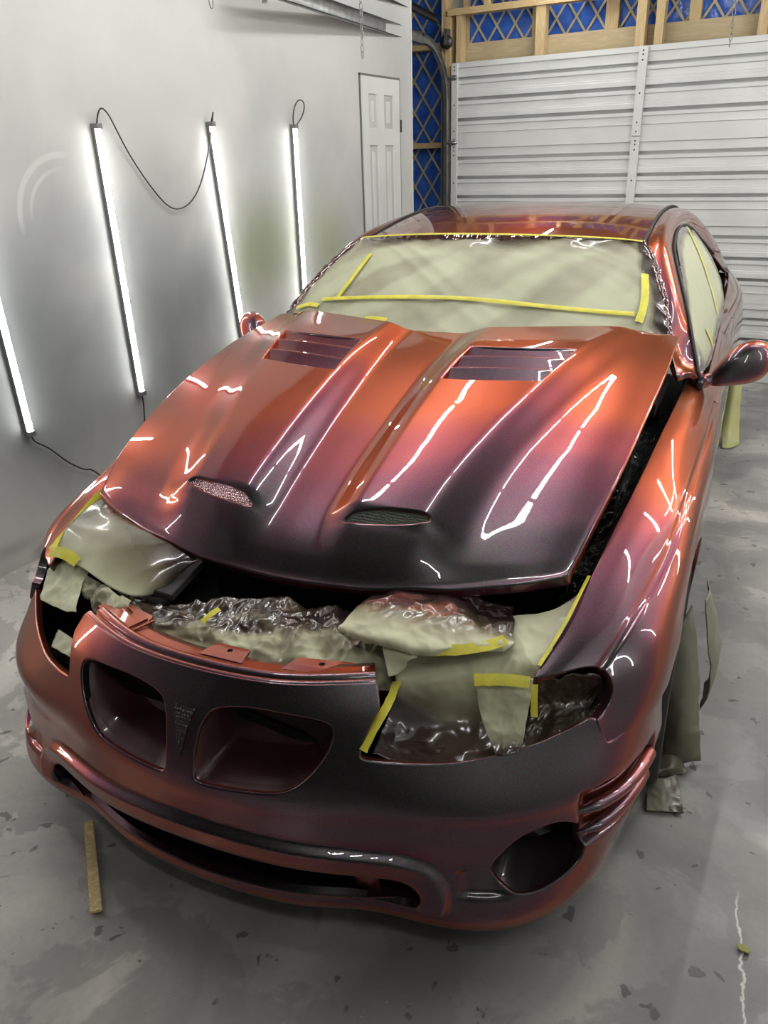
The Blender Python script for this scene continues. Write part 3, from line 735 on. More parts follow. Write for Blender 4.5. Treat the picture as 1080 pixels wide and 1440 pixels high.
# perforated hanger and chains from the ceiling
hg = empty('track_hanger', (-1.72, 2.78, 2.95), 'perforated steel angle hanging from the ceiling at the end of the track', 'bracket')
m = MB().box((-.016, -.002, -.585), (.016, .002, 0)).box((-.016, -.002, -.585), (-.012, .028, 0)); m.obj('strap', STEEL, hg)
for z in np.arange(-.57, -.05, .035): MB().tube([(.002, -.0035, z), (.002, -.001, z)], .007, 8).obj('punched_hole', VOID, hg)
def chain(loc, length, label, link=.042, r=.0028, w=.010, mat=STEEL):
    e = empty('hanging_chain', loc, label, 'chain', 'chains hanging from the ceiling'); k = 0; z = 0; ts = np.linspace(0, 2 * math.pi, 16, endpoint=False)
    while z < length:
        a = np.array([(w * math.cos(t), 0, -z - link / 2 + (link / 2 - w * .2) * math.sin(t)) for t in ts])
        if k % 2: a = a[:, [1, 0, 2]]
        MB().tube(a, r, 6, close=True).obj('link', mat, e); z += link - 2.6 * r; k += 1
    return e
chain((-1.655, 3.6, 2.95), .745, 'thin steel chain hanging in front of the overhead track rail')
chain((.105, 5.3, 2.95), .66, 'thin steel chain hanging before the blue film above the garage door')
chain((-1.40, 1.99, 2.95), .70, 'chain with an oval end link in front of the left wall top', .06, .003, .012)
chain((-1.40, 1.30, 2.95), .68, 'chain whose last link just shows at the top left of the wall', .06, .003, .012)

# ---------------------------------------------------------------- lamps: LED tubes
def led_tube(loc, rot, label, length=1.22, group='LED tubes on the left wall', cat='lamp'):
    e = empty('wall_lamp' if 'wall' in group else 'led_tube', loc, label, cat, group); e.rotation_euler = rot
    # local: x out of the wall, z along the tube
    MB().box((0, -.014, 0), (.020, .014, length)).obj('housing', HOUSE, e)
    a = np.linspace(-math.pi / 2, math.pi / 2, 9); pr = [(.020 + .016 * math.cos(t), .0135 * math.sin(t)) for t in a]; n = len(pr)
    V = [(x, y, .022) for x, y in pr] + [(x, y, length - .022) for x, y in pr]
    m = MB().add(V, [(i, i + 1, n + i + 1, n + i) for i in range(n - 1)] + [tuple(range(n))[::-1], tuple(range(n, 2 * n))]); m.obj('diffuser', GLOW if 'wall' in group else GLOW_TOP, e)
    for z in (0, length - .022): MB().box((0, -.016, z), (.038, .016, z + .022)).obj('end_cap', HOUSE, e)
    return e
def leaning(y0, z0, y1, z1, label, **k):
    L = math.hypot(y1 - y0, z1 - z0); return led_tube((WALL + .003, y0, z0), (-math.atan2(y1 - y0, z1 - z0), 0, 0), label, L, **k)
leaning(1.142, .575, 1.10, 1.79, 'lit LED tube on the left wall cut off by the photo edge, nearest the camera')
leaning(1.803, .588, 1.785, 1.815, 'lit LED tube on the left wall, second from left, cord swagging to the next')
leaning(2.640, .615, 2.538, 1.84, 'lit LED tube slanting down behind the bonnet edge, third from the left')
leaning(3.264, .62, 3.272, 1.843, 'lit LED tube with a loop of cord on top, nearest the white door')
leaning(.42, .60, .42, 1.82, 'lit LED tube on the left wall just outside the left edge of the picture')
leaning(-.35, .60, .36 - .71, 1.82, 'lit LED tube on the left wall beside the photographer')
for y, w_ in ((.5, 'level with the bumper'), (1.5, 'level with the near front wheel'), (2.3, 'level with the door mirror'), (3.1, 'level with the near side window'), (3.9, 'level with the near rear wheel')):
    led_tube((2.047, y, .95), (0, 0, math.pi), 'lit LED tube on the right wall outside the picture, ' + w_, group='LED tubes on the right wall')
for j, x in enumerate(CEIL_X):
    for i, y in enumerate(CEIL_Y):
        led_tube((x, y, 2.945), Matrix(((0, -1, 0), (0, 0, 1), (-1, 0, 0))).to_euler(), 'lit LED tube on the ceiling, %s of the %s row' % (('front', 'middle', 'rear')[i], ('left', 'right')[j]), group='LED tubes on the ceiling')
def cord(P, label, r=.0035):
    P = curve(P, 60); c0 = P.mean(0)
    return tag(MB().tube(P - c0, r, 6).obj('power_cord', BLACKWIRE, loc=tuple(c0)), label, 'cord', 'cords of the LED tubes')
W2 = WALL + .02
cord([(W2, 1.786, 1.80), (W2 + .02, 1.80, 1.868), (W2 + .02, 1.85, 1.845), (W2, 1.95, 1.70), (W2, 2.09, 1.52), (W2, 2.22, 1.44), (W2, 2.37, 1.50), (W2, 2.48, 1.66), (W2 + .01, 2.53, 1.80), (W2 + .02, 2.545, 1.88), (W2 + .02, 2.535, 1.86), (W2, 2.54, 1.83)], 'dark cord swagging between the tops of two wall tubes')
cord([(W2, 3.272, 1.83), (W2 + .01, 3.262, 1.90), (W2 + .02, 3.30, 1.965), (W2 + .02, 3.36, 1.955), (W2 + .01, 3.35, 1.89), (W2, 3.29, 1.835)], 'dark cord curled in a loop above the rear wall tube')
cord([(W2, 1.144, .58), (W2, 1.16, .54), (W2, 1.22, .49), (W2, 1.30, .40), (W2, 1.39, .33), (W2, 1.45, .29), (W2 + .03, 1.6, .1), (W2 + .06, 1.7, .006)], 'dark cord trailing from the foot of the nearest wall tube')
cord([(W2, 1.803, .59), (W2, 1.806, .53), (W2 + .004, 1.79, .40), (W2 + .02, 1.80, .2), (W2 + .06, 1.84, .006)], 'short dark cord hanging below the second wall tube')

led_tube((.66, -1.2, 2.945), Matrix(((0, 0, 1), (0, 1, 0), (-1, 0, 0))).to_euler(), 'added LED tube crossing the ceiling above the photographer for floor light', group='LED tubes on the ceiling')  # extra lamp out of view, added to brighten the floor before the car
led_tube((1.75, 3.4, 2.945), Matrix(((0, -1, 0), (0, 0, 1), (-1, 0, 0))).to_euler(), 'unseen LED tube added beside the right wall to light the garage door', group='LED tubes on the ceiling')  # unseen tube put in to throw more light on the garage door

led_tube((-1.02, 4.35, 2.945), Matrix(((0, -1, 0), (0, 0, 1), (-1, 0, 0))).to_euler(), 'lit LED tube on the ceiling over the far rear corner of the car', group='LED tubes on the ceiling')

for y, w_ in ((2.35, 'above the near front door edge'), (3.1, 'above the near side window'), (3.85, 'above the near rear wheel'), (4.6, 'nearest the garage door')):
    led_tube((1.0, y, 2.945), Matrix(((0, 0, 1), (0, 1, 0), (-1, 0, 0))).to_euler(), 'lit LED tube crossing the right side of the ceiling, ' + w_, 1.02, group='cross LED tubes on the ceiling')

# ---------------------------------------------------------------- the car
car = empty('car', (0, 0, 0), 'two-door coupe masked for spraying in wet-looking copper and black cherry lacquer', 'car', rz=CAR_TURN)
def part(name, mb, mat=PAINT, parent=None, T=None): return mb.obj(name, mat, parent or car, T)
def both(name, mb, mat=PAINT, parent=None):
    return part(name, mb, mat, parent), part(name, mb.mirrored(), mat, parent)
BROLL = Matrix.Translation((0, 0, .45)) @ Matrix.Rotation(-.015, 4, 'Y') @ Matrix.Translation((0, 0, -.45))   # the bumper hangs a little crooked

# --- bonnet, with two intake scoops and two banks of louvres
def arc_uv(surf, P): return surf.uv_of(P)
def hood_uv(xy):
    """plan position -> (u, v) of the bonnet"""
    xy = np.asarray(xy, float); uv = np.stack([xy[:, 0] / .72, (xy[:, 1] - .42) / 1.1], 1)
    for _ in range(40):
        P = hood_f(uv[:, 0], uv[:, 1], False); uv[:, 0] += (xy[:, 0] - P[:, 0]) / .73; uv[:, 1] += (xy[:, 1] - P[:, 1]) / 1.12
    return uv
SC = []
for a in np.linspace(0, 2 * math.pi, 40, endpoint=False):
    c, s_ = math.cos(a), math.sin(a); px = .112 * np.sign(c) * abs(c) ** .75; py = .0165 * np.sign(s_) * abs(s_) ** .8
    SC.append((.240 + px, .527 + py + px * .13))
SC = np.array(SC)
VQ = [(.458, 1.104), (.508, 1.348), (.184, 1.300), (.168, 1.066)]     # OF OR IR IF
def rounded(Q, r=.012, k=5):
    out = []; Q = [np.array(q, float) for q in Q]
    for i, q in enumerate(Q):
        a, b = Q[i - 1] - q, Q[(i + 1) % len(Q)] - q; a = a / np.linalg.norm(a); b = b / np.linalg.norm(b)
        for t in np.linspace(0, 1, k): out.append(q + a * r * (1 - t) ** 2 + b * r * t ** 2)
    return np.array(out)
VL = rounded(VQ, .010)
holes = [hood_uv(SC), hood_uv(SC * (-1, 1)), hood_uv(VL), hood_uv(VL * (-1, 1))]
mb, loops = skin(HOOD, None, holes, h=.0125, roll=.006, depth=.022)
hood = part('hood', mb)
hl = sorted(loops, key=lambda l: len(l[0]))
for sx in (1, -1):
    q = SC * (sx, 1); uv = hood_uv(q); P = HOOD.at(uv[:, 0], uv[:, 1])
    m = duct(P, [(.97, 0, .012, -.016), (.93, 0, .03, -.030), (.85, 0, .06, -.045)], 56)
    part('scoop_duct', m, PAINT if sx < 0 else INNER, hood)
    # wire insert just under the lip
    c = P.mean(0); m = MB(); ax = np.linspace(-.104, .104, 34)
    def zi(x, y): return float(np.interp(y, (.50, .56), (HOOD.at(*hood_uv([(c[0] + x, .505)]).T)[0][2] - .004, HOOD.at(*hood_uv([(c[0] + x, .552)]).T)[0][2] - .014)))
    g = []
    for i, x in enumerate(ax):
        hw = .019 * (1 - (abs(x) / .108) ** 4) ** .5
        yc = .527 + (x * .13 if sx > 0 else -x * .13); g.append((x, yc - hw, yc + hw))
    V = [];
    for x, a, b in g:
        za = HOOD.at(*hood_uv([(c[0] + x, a - .004)]).T)[0][2] - .004; zb = HOOD.at(*hood_uv([(c[0] + x, b + .004)]).T)[0][2] - .012
        for j in range(8):
            t = j / 7; V.append((c[0] + x, a + (b - a) * t, za + (zb - za) * t))
    V = np.array(V); m.grid(V, len(g), 8)
    gm = SCOOP_MESH_L if sx < 0 else SCOOP_MESH_R
    part('scoop_grille', m, gm, hood)
    # louvres
    OF, OR_, IR, IF = [np.array(v, float) * (sx, 1) for v in VQ]
    def vp(s_, t, dz):
        xy = (IF * (1 - s_) + OF * s_) * (1 - t) + (IR * (1 - s_) + OR_ * s_) * t; uv = hood_uv([xy]); p = HOOD.at(uv[:, 0], uv[:, 1])[0]; return p + (0, 0, dz)
    ss = np.linspace(0, 1, 15)
    for k in range(3):
        t0, t1 = k / 3, (k + 1) / 3; m = MB(); prof = [(t0 + .0, -.046), (t0 + .03, -.034), (t0 + .10, -.028), (t1 - .045, -.006), (t1 - .025, -.0015), (t1 - .012, -.0015), (t1 - .004, -.006), (t1, -.04)]
        V = [vp(s_, min(t, 1), dz) for t, dz in prof for s_ in ss]; m.grid(V, len(prof), len(ss), flip=sx > 0)
        part('louvre', m, PAINT, hood)
    m = MB(); L = resample(np.array([vp(s_, t, -.004) for s_, t in [(0, i / 8) for i in range(8)] + [(i / 8, 1) for i in range(8)] + [(1, 1 - i / 8) for i in range(8)] + [(1 - i / 8, 0) for i in range(8)]]), 64)
    part('louvre_box', duct(L, [(1.0, 0, 0, -.05)], 64), INNER, hood)

# --- front bumper
GR = [(.332,.060,.599),(.306,.07,.614),(.23,.056,.622),(.15,.043,.625),(.080,.03,.615),(.050,.015,.594),(.036,-.006,.55),(.032,-.025,.50),(.033,-.034,.468),(.052,-.037,.452),(.12,-.032,.454),(.19,-.022,.460),(.245,-.008,.470),(.287,.012,.50),(.317,.036,.54),(.331,.052,.575)]
GRL = closed(BUMPER_BASE.uv_of(GR), 90); flipu = lambda L: np.stack([20 - L[:, 0], L[:, 1]], 1)[::-1]
FOG = closed([(.632,.122,.292),(.648,.132,.332),(.674,.147,.362),(.704,.169,.380),(.756,.213,.386),(.797,.258,.345),(.806,.262,.300),(.795,.255,.255),(.763,.205,.233),(.716,.153,.226),(.668,.119,.246)], 60)
FOGL = BUMPER_BASE.uv_of(FOG)
xi = np.concatenate([INTAKE]); IN3 = np.array([(x, np.interp(abs(x), PLAN[:, 0], PLAN[:, 1]), z) for x, z in xi]); INL = BUMPER_BASE.uv_of(IN3)
TOPR = [(.405,.137,.668),(.402,.115,.642),(.389,.082,.598),(.380,.064,.560),(.386,.060,.545),(.410,.066,.540),(.456,.080,.537),(.510,.106,.532),(.556,.132,.530),(.603,.168,.529),(.650,.206,.530),(.697,.248,.535),(.732,.286,.540),(.761,.315,.547),(.783,.338,.554)]
SEAM = [(.790,.345,.548),(.803,.343,.520),(.818,.347,.497),(.845,.40,.503),(.872,.46,.512),(.893,.53,.522),(.90,.585,.525)]
tr_ = BUMPER_BASE.uv_of(TOPR); tr_[0] = (13.3, 0); se = BUMPER_BASE.uv_of(SEAM); se[-1][0] = 20
right = np.concatenate([tr_[:1], curve(tr_[1:], 70), curve(se, 40)])
outer = np.concatenate([[(10, 0)], right, [(20, 11)]]); left = np.stack([20 - outer[::-1, 0], outer[::-1, 1]], 1)[:-1]
outer = np.concatenate([outer, left])
def slot(q, y0, y1, hh):
    ys = np.linspace(y0, y1, 24); out = []
    for y, sg in [(y, 1) for y in ys] + [(y, -1) for y in ys[::-1][1:-1]]:
        t = min(max((y - .22) / .29, 0), 1); w = hh * math.sin(math.pi * (y - y0) / (y1 - y0)) ** .5 if y0 < y < y1 else 0
        out.append((np.interp(y, PLAN[:, 1], PLAN[:, 0]), y, .372 - .03 * t + q + sg * w))
    return BUMPER_BASE.uv_of(out)
SLOTS = [slot(.043, .275, .50, .009), slot(-.014, .265, .50, .008)]
_U, _V = [a.ravel() for a in np.meshgrid(np.linspace(0, 20, 560), np.linspace(2.5, 11, 110))]
_B = BUMPER_BASE.at(_U, _V); _d = dist_poly(_B[:, [0, 2]], INTAKE)
_k = ((_d > 0) & (_d < .075) & (np.abs(_B[:, 0]) < .62) & (_B[:, 2] > .17)) | ((_B[:, 1] > .22) & (_B[:, 1] < .55) & (np.abs(_B[:, 0]) > .78) & (_B[:, 2] > .26) & (_B[:, 2] < .46))
mb, loops = skin(BUMPER, outer, [GRL, flipu(GRL), FOGL, flipu(FOGL), *SLOTS, *[flipu(q) for q in SLOTS], INL], h=.0115, refine=np.stack([_U[_k], _V[_k]], 1), roll=.005, depth=.014)
bumper = part('front_bumper', mb, T=BROLL)
def b3(uv): return BUMPER.at(uv[:, 0], uv[:, 1])
for L, sx in ((GRL, 1), (flipu(GRL), -1)):
    P = b3(L); m = duct(P, [(.975, 0, .010, 0), (.955, 0, .012, 0), (.945, 0, .024, -.001), (.93, 0, .026, -.001), (.86, sx * .004, .13, .012)], 110)
    part('grille_duct', m, DUCT, bumper, BROLL)
    # small plate bridging the back of the duct
    c = P.mean(0); m = MB().bar(c + (-.05 * sx, .112, .035), c + (.09 * sx, .125, .02), .035, .004, (0, 1, 0)); part('grille_bracket', m, INNER, bumper, BROLL)
for L, sx in ((FOGL, 1), (flipu(FOGL), -1)):
    P = b3(L); part('fog_lamp_duct', duct(P, [(.97, -.004 * sx, .012, 0), (.90, -.01 * sx, .05, 0), (.72, -.02 * sx, .12, .01)], 80), INNER, bumper, BROLL)
for q in SLOTS:
    for L, sx in ((q, 1), (flipu(q), -1)): part('side_slot', duct(b3(L), [(1, -.03 * sx, .01, 0)], 60), VOID, bumper, BROLL)
for q0, y0 in ((.020, .232), (-.042, .250)):
    ys = np.linspace(y0, .535, 40); t = np.clip((ys - .22) / .29, 0, 1); k = 12
    uv = BUMPER_BASE.uv_of(np.stack([np.interp(ys, PLAN[:, 1], PLAN[:, 0]), ys, .372 - .03 * t + q0], 1)); P = BUMPER_BASE.at(uv[:, 0], uv[:, 1]); N = BUMPER_BASE.frame(uv[:, 0], uv[:, 1])[2]; V = []
    w_ = np.minimum(1, np.minimum((ys - y0) / .05, (.537 - ys) / .02)) ** .6
    for p_, n_, w1 in zip(P, N, w_):
        for a in np.linspace(0, 2 * math.pi, k, endpoint=False): V.append(p_ - n_ * .008 + n_ * (.018 * w1 * max(-.4, math.cos(a))) + np.array((0, 0, .0125 * w1 * math.sin(a))))
    m = MB().add(V, [(i * k + j, i * k + (j + 1) % k, (i + 1) * k + (j + 1) % k, (i + 1) * k + j) for i in range(39) for j in range(k)])
    part('side_strake', m, PAINT, bumper, BROLL); part('side_strake', m.mirrored(), PAINT, bumper, BROLL)
P = b3(INL); part('intake_duct', duct(P, [(.99, 0, .012, -.004), (.97, 0, .06, 0), (.93, 0, .16, .015)], 140), INNER, bumper, BROLL)
for sx in (1, -1):
    m = MB().bar((sx * .375, .06, .285), (sx * .385, .06, .195), .004, .06, (1, 0, 0)).bar((sx * .385, .055, .203), (sx * .49, .10, .207), .05, .004); part('intake_fin', m, PAINT, bumper, BROLL)
# black air dam lip under the bumper
u = np.linspace(0.4, 19.6, 120); P = BUMPER.at(u, np.full(120, 10.7)); N = BUMPER.frame(u, np.full(120, 10.7))[2]
V = np.concatenate([P - N * .004, P - N * .012 + (0, 0, -.022), P - N * .03 + (0, 0, -.022)]); part('air_dam', MB().grid(V, 3, 120, flip=True), VOID, bumper, BROLL)
# cross panel behind the nose: rounded front edge, a groove, then a shelf with three fixing tabs
s_ = np.linspace(-3.3, 3.3, 90); ue = BUMPER.at(10 + s_, np.zeros(90)); Nn = BUMPER.frame(10 + s_, np.zeros(90))[2]
back = -Nn * (1, 1, 0); back /= np.linalg.norm(back, axis=1)[:, None]
prof = [(.000, -.004), (.003, .001), (.008, .004), (.014, .004), (.019, .000), (.021, -.010), (.026, -.012), (.029, -.004), (.035, .001), (.046, .001), (.051, -.003), (.053, -.011), (.060, -.012), (.085, -.015), (.100, -.017), (.101, -.03)]
V = np.concatenate([ue + back * a + (0, 0, b) for a, b in prof]); part('nose_panel', MB().grid(V, len(prof), 90, flip=False), PAINT, bumper, BROLL)
def tab_plate(cx, w, d, hole, slope=0):
    y0 = float(np.interp(abs(cx), np.abs(ue[45:, 0]), ue[45:, 1])) + .085; m = MB(); z = .650
    Q = np.array([(cx - w / 2 - .012, y0 - .015), (cx + w / 2 + .012, y0 - .015 ), (cx + w / 2, y0 + d), (cx - w / 2, y0 + d)]) + np.array([(0, slope * (x - cx)) for x in (cx - w / 2, cx + w / 2, cx + w / 2, cx - w / 2)])
    H = np.array([(hole[0] + .008 * math.cos(t), hole[1] + y0 + .008 * math.sin(t)) for t in np.linspace(0, 2 * math.pi, 14, endpoint=False)])
    sf = Surf(lambda u, v: np.stack([u, v, np.full(len(u), z) - .06 * np.maximum(0, v - y0 + .0)], 1), (Q[:, 0].min(), Q[:, 0].max()), (Q[:, 1].min(), Q[:, 1].max()))
    mb, _ = skin(sf, Q, [H], h=.012, roll=.0015, depth=.006); part('fixing_tab', mb, PAINT, bumper, BROLL)
tab_plate(-.318, .15, .040, (-.318, .018), -.30); tab_plate(.015, .085, .036, (.018, .018)); tab_plate(.235, .12, .036, (.235, .018), .22)
m = MB()
for k in (-.022, .0): m.bar((-.236 + k, .150, .655), (-.222 + k, .205, .652), .005, .004)
part('panel_rib', m, PAINT, bumper, BROLL)
# emblem recess between the grilles: unpainted arrow shape
uvE = BUMPER_BASE.uv_of([(-.0275, 0.015, .605), (.0275, 0.015, .602), (.004, -.03, .50), (-.004, -.03, .50)])
def emblem():
    m = MB(); q = uvE; g = []
    for i in range(14):
        t = i / 13
        for j in range(9):
            s2 = j / 8; a = q[0] * (1 - s2) + q[1] * s2; b = q[3] * (1 - s2) + q[2] * s2; g.append((a * (1 - t) + b * t) * 1.0)
    g = np.array(g); P = BUMPER.at(g[:, 0], g[:, 1]); N = BUMPER.frame(g[:, 0], g[:, 1])[2]
    r = np.array([.0012 + .003 * max(0, noise.noise(Vector(p) * 110)) for p in P])
    return m.grid(P + N * r[:, None], 14, 9)
part('emblem_recess', emblem(), EMBLEM, bumper, BROLL)

# --- front wings
HLO = [(.663,.31,.660),(.686,.328,.662),(.71,.347,.662),(.740,.378,.661),(.766,.399,.657),(.791,.409,.646),(.804,.407,.630),(.809,.403,.605),(.804,.387,.578),(.797,.366,.565),(.788,.348,.558)]
ho = FENDER_BASE.uv_of(HLO)
lowf = FENDER_BASE.uv_of([(.796,.345,.535),(.806,.345,.516),(.820,.352,.503),(.847,.405,.509),(.874,.465,.518),(.895,.53,.528),(.903,.57,.530)])
archp = [(.92, .95 + .375 * math.cos(a), .325 + .375 * math.sin(a)) for a in np.linspace(math.radians(143), math.radians(-14), 30)]
ar = FENDER_BASE.uv_of(archp)
inner0 = FENDER_BASE.uv_of([(.663, .31, .660)])[0]
outerF = np.concatenate([[(inner0[0], 0.0)], curve(ho[1:], 40), curve(lowf, 24), ar[1:], [(6.985, 6)], [(6.985, 0)]])
mb, _ = skin(FENDER, outerF, [], h=.014, roll=.004, depth=.02)
fl, fr = both('front_fender', mb)
# black apron below the inner edge of each wing
u = np.linspace(1.0, 6.9, 60); P = FENDER.at(u, np.zeros(60))
V = np.concatenate([P + (-.004, 0, -.018), P + (-.02, 0, -.03), P + (-.035, 0, -.10), P + (-.05, 0, -.30)]); both('inner_wing', MB().grid(V, 4, 60), INNER)
# --- doors, quarters, roof
def trimmed(surf, pad): return np.array([(surf.u[0] + pad, surf.v[0]), (surf.u[1] - pad, surf.v[0]), (surf.u[1] - pad, surf.v[1]), (surf.u[0] + pad, surf.v[1])], float)
mb, _ = skin(DOOR, trimmed(DOOR, .008), [], h=.03, roll=.004, depth=.02); doors = both('door', mb)
arq = QUARTER.uv_of([(.93, 3.74 + .375 * math.cos(a), .325 + .375 * math.sin(a)) for a in np.linspace(math.radians(-8), math.radians(188), 30)][::-1])
oq = np.concatenate([[(0.006, 0), (0.006, 5)], arq, [(5, 5), (5, 0)]])
mb, _ = skin(QUARTER, oq, [], h=.03, roll=.004, depth=.02); both('rear_quarter', mb)
mb, _ = skin(ROOF, None, [], h=.03, roll=.003, depth=.012); part('roof', mb)
mb, _ = skin(CANT, None, [], h=.016, roll=.003, depth=.015); both('roof_pillar', mb)
P = curve([np.array(a) * .5 + np.array(b) * .5 + (.004, 0, .002) for a, b in zip(RAIL[:6], [RAIL[0], *RAIL[1:]])], 60); both('drip_rail', MB().tube(P, .006, 8), VOID)
m = MB().tube(curve([np.array(p) + (.002, -.002, .004) for p in CANT_OUT[:11]], 70), .006, 8); both('window_seal', m, VOID)
# rear window, boot lid, tail
RW = gridsurf([[(s * x, y + c * (1 - abs(s) ** 2), z + .02 * (1 - s * s)) for s in (-1, -.6, 0, .6, 1)] for x, y, z, c in ((.575, 3.36, 1.362, .06), (.63, 3.62, 1.26, .08), (.70, 3.92, 1.12, .10), (.74, 4.15, 1.01, .12))], True)
BOOT = gridsurf([[(s * x, y + c * (1 - abs(s) ** 2), z + .025 * (1 - s * s)) for s in (-1, -.6, 0, .6, 1)] for x, y, z, c in ((.80, 4.10, .985, .14), (.79, 4.35, .975, .12), (.70, 4.68, .965, .09), (.66, 4.76, .95, .08))], True)
mb, _ = skin(RW, None, [], h=.05, roll=.003, depth=.01); part('rear_window', mb, INNER)
mb, _ = skin(BOOT, None, [], h=.05, roll=.004, depth=.02); part('boot_lid', mb)
TAIL = gridsurf([[(s * x, y + c * (1 - abs(s) ** 2), z) for s in (-1, -.6, 0, .6, 1)] for x, y, z, c in ((.66, 4.76, .94, .08), (.70, 4.80, .80, .09), (.70, 4.815, .60, .10), (.70, 4.79, .35, .09))], True)
mb, _ = skin(TAIL, None, [], h=.05, roll=.004, depth=.02); part('rear_bumper', mb)
# --- dark insides: engine bay tub, scuttle, cabin floor
def tub(pts, z0, z1s):
    m = MB(); n = len(pts); V = [(x, y, z0) for x, y in pts] + [(x, y, z) for (x, y), z in zip(pts, z1s)]
    m.add(V, [tuple(range(n))], smooth=False); m.add(V, [(i, (i + 1) % n, n + (i + 1) % n, n + i) for i in range(n)], smooth=False); return m
bay_o = [(-.78, .42), (-.72, .28), (-.60, .20), (-.40, .15), (-.2, .12), (0, .11), (.2, .12), (.40, .15), (.60, .20), (.72, .28), (.78, .42), (.70, 1.0), (.70, 1.6), (-.70, 1.6), (-.70, 1.0)]
part('engine_bay', tub(bay_o, .40, [.58, .48, .46, .46, .52, .56, .52, .46, .46, .48, .58, .78, .90, .90, .78]), VOID)
m = MB().box((-.45, .30, .40), (.45, .36, .60)).box((-.30, .55, .42), (.32, 1.3, .74)).box((.36, .8, .42), (.62, 1.25, .76)); part('engine_parts', m, VOID)
m = MB().box((-.74, 1.40, .90), (.74, 1.80, .935)).box((-.74, 1.58, .3), (.74, 1.60, .92)); part('scuttle', m, INNER)
m = MB().box((-.86, .98 + .6, .20), (.86, 4.6, .24)); part('underbody', m, VOID)
# --- wheels
def wheel(x, y):
    m = MB(); d = (1 if x > 0 else -1, 0, 0); c = (x, y, .325)
    m.lathe([(.235, -.10), (.27, -.115), (.305, -.112), (.322, -.09), (.325, -.04), (.325, .04), (.322, .09), (.305, .112), (.27, .115), (.235, .10)], c, d, 48)
    w = part('wheel', m, RUBBER); m = MB(); m.lathe([(.235, .10), (.23, .085), (.20, .07), (.06, .075), (.05, .09), (.001, .09)], c, d, 48); part('rim', m, DARKSTEEL, w)
for x in (-.80, .80):
    for y in (.95, 3.74): wheel(x, y)
# --- door mirrors
def mirror():
    m = MB(); secs = [(.868, 1.812, .925, .012, .016), (.876, 1.815, .930, .026, .024), (.895, 1.825, .945, .044, .040), (.925, 1.84, .964, .062, .056), (.96, 1.858, .976, .071, .066), (.995, 1.872, .982, .071, .066), (1.025, 1.88, .985, .060, .056), (1.043, 1.886, .987, .042, .040), (1.052, 1.889, .988, .020, .020), (1.054, 1.89, .988, .004, .004)]
    secs = curve(secs, 40); k = 36; V = []
    for x, y, z, rz_, ry in secs:
        for t in np.linspace(0, 2 * math.pi, k, endpoint=False):
            c, s2 = math.cos(t), math.sin(t); yy = -ry * (abs(c) ** .8) if c > 0 else ry * .55 * abs(c) ** .35
            V.append((x, y + yy, z + rz_ * np.sign(s2) * abs(s2) ** .85))
    n = len(secs); F = [(i * k + j, i * k + (j + 1) % k, (i + 1) * k + (j + 1) % k, (i + 1) * k + j) for i in range(n - 1) for j in range(k)]
    m.add(V, F); m.add(V[:k], [tuple(range(k))[::-1]])
    return m
ml = both('side_mirror', mirror())
st = MB().tube(curve([(.826, 1.775, .922), (.842, 1.79, .918), (.858, 1.803, .922), (.874, 1.815, .930)], 12), [.040, .034, .028, .025, .024, .023, .022, .022, .022, .022, .022, .022], 14)
for o_, mm in zip(ml, (st, st.mirrored())): part('mirror_stalk', mm, PAINT, o_)
m = MB().bar((.862, 1.772, .952), (.892, 1.788, .906), .003, .004); 

# ---------------------------------------------------------------- masking paper, tape and cloths
def edge_spray(a=.10, top=1, bot=1, left=1, right=1, seed=0):
    def f(u, v):
        d = np.minimum.reduce([u / a if left else u * 0 + 9, (1 - u) / a if right else u * 0 + 9, v / a if bot else u * 0 + 9, (1 - v) / a if top else u * 0 + 9])
        return np.clip(1 - d, 0, 1)
    return f
# windscreen: ctrl u across (car's right to left), v upward
g = [[tuple(SCREEN.at([u], [v])[0] + SCREEN.frame(np.array([u]), np.array([v]))[2][0] * .004) for v in (0.0, 1, 2, 3, 4.0)] for u in (0, 1, 2, 3, 4, 5, 6, 7, 8)]
def ws_spray(u, v):
    st = np.array([noise.noise(Vector((9 * (x - .45 * y), y * 2, 4))) for x, y in zip(u, v)]); bl = np.array([noise.noise(Vector((4 * x, 5 * y, 8))) for x, y in zip(u, v)])
    e = edge_spray(.07)(u, v); top = np.clip((v - .70 + .16 * st) / .30, 0, 1) * .75; rt = np.clip((u - .90 + .03 * bl) / .07, 0, 1.1)
    low = np.clip((.30 - v + .1 * bl) / .28, 0, 1) * np.clip((u - .62) / .25, 0, 1); lf = np.clip((.20 - u + .08 * st) / .25, 0, 1) * .5
    return np.maximum.reduce([e, top, rt, low, lf, np.clip(.20 + .5 * st, 0, .30)])
ws = sheet('windshield_masking', g, GLASSPAPER, (150, 80), .0085, 5.5, 3, ws_spray, label='pale green masking paper sheet covering the whole windshield', cat='masking paper',
           folds=(.0075, 7.5, .55), calm=lambda u, v: .30 + 1.3 * np.clip(1 - np.minimum(np.minimum(u, 1 - u) / .10, np.minimum(v, 1 - v) / .16), 0, 1), flipn=False)
wl = tuple(ws.location)
for uv, w, sd in (([(.22, 3.9), (1.9, 3.93), (3.4, 3.95), (5.3, 3.95), (6.9, 3.95), (7.85, 3.85)], .010, 1), ([(1.27, 1.36), (2.38, 1.575), (4.0, 1.70), (5.47, 1.56), (6.49, 1.40), (7.04, 1.33)], .018, 2),
               ([(1.67, 2.86), (1.70, 2.11), (1.67, 1.5)], .020, 3), ([(7.45, 2.35), (7.33, 1.7), (7.12, 1.1)], .026, 4), ([(2.55, .98), (2.75, 1.02), (2.98, 1.0)], .022, 5), ([(.45, .95), (.9, 1.15), (1.3, 1.16)], .020, 6)):
    ribbon('tape_strip', SCREEN, uv, w, TAPE, .017, ws, RZ, 50, wl, .15, sd)
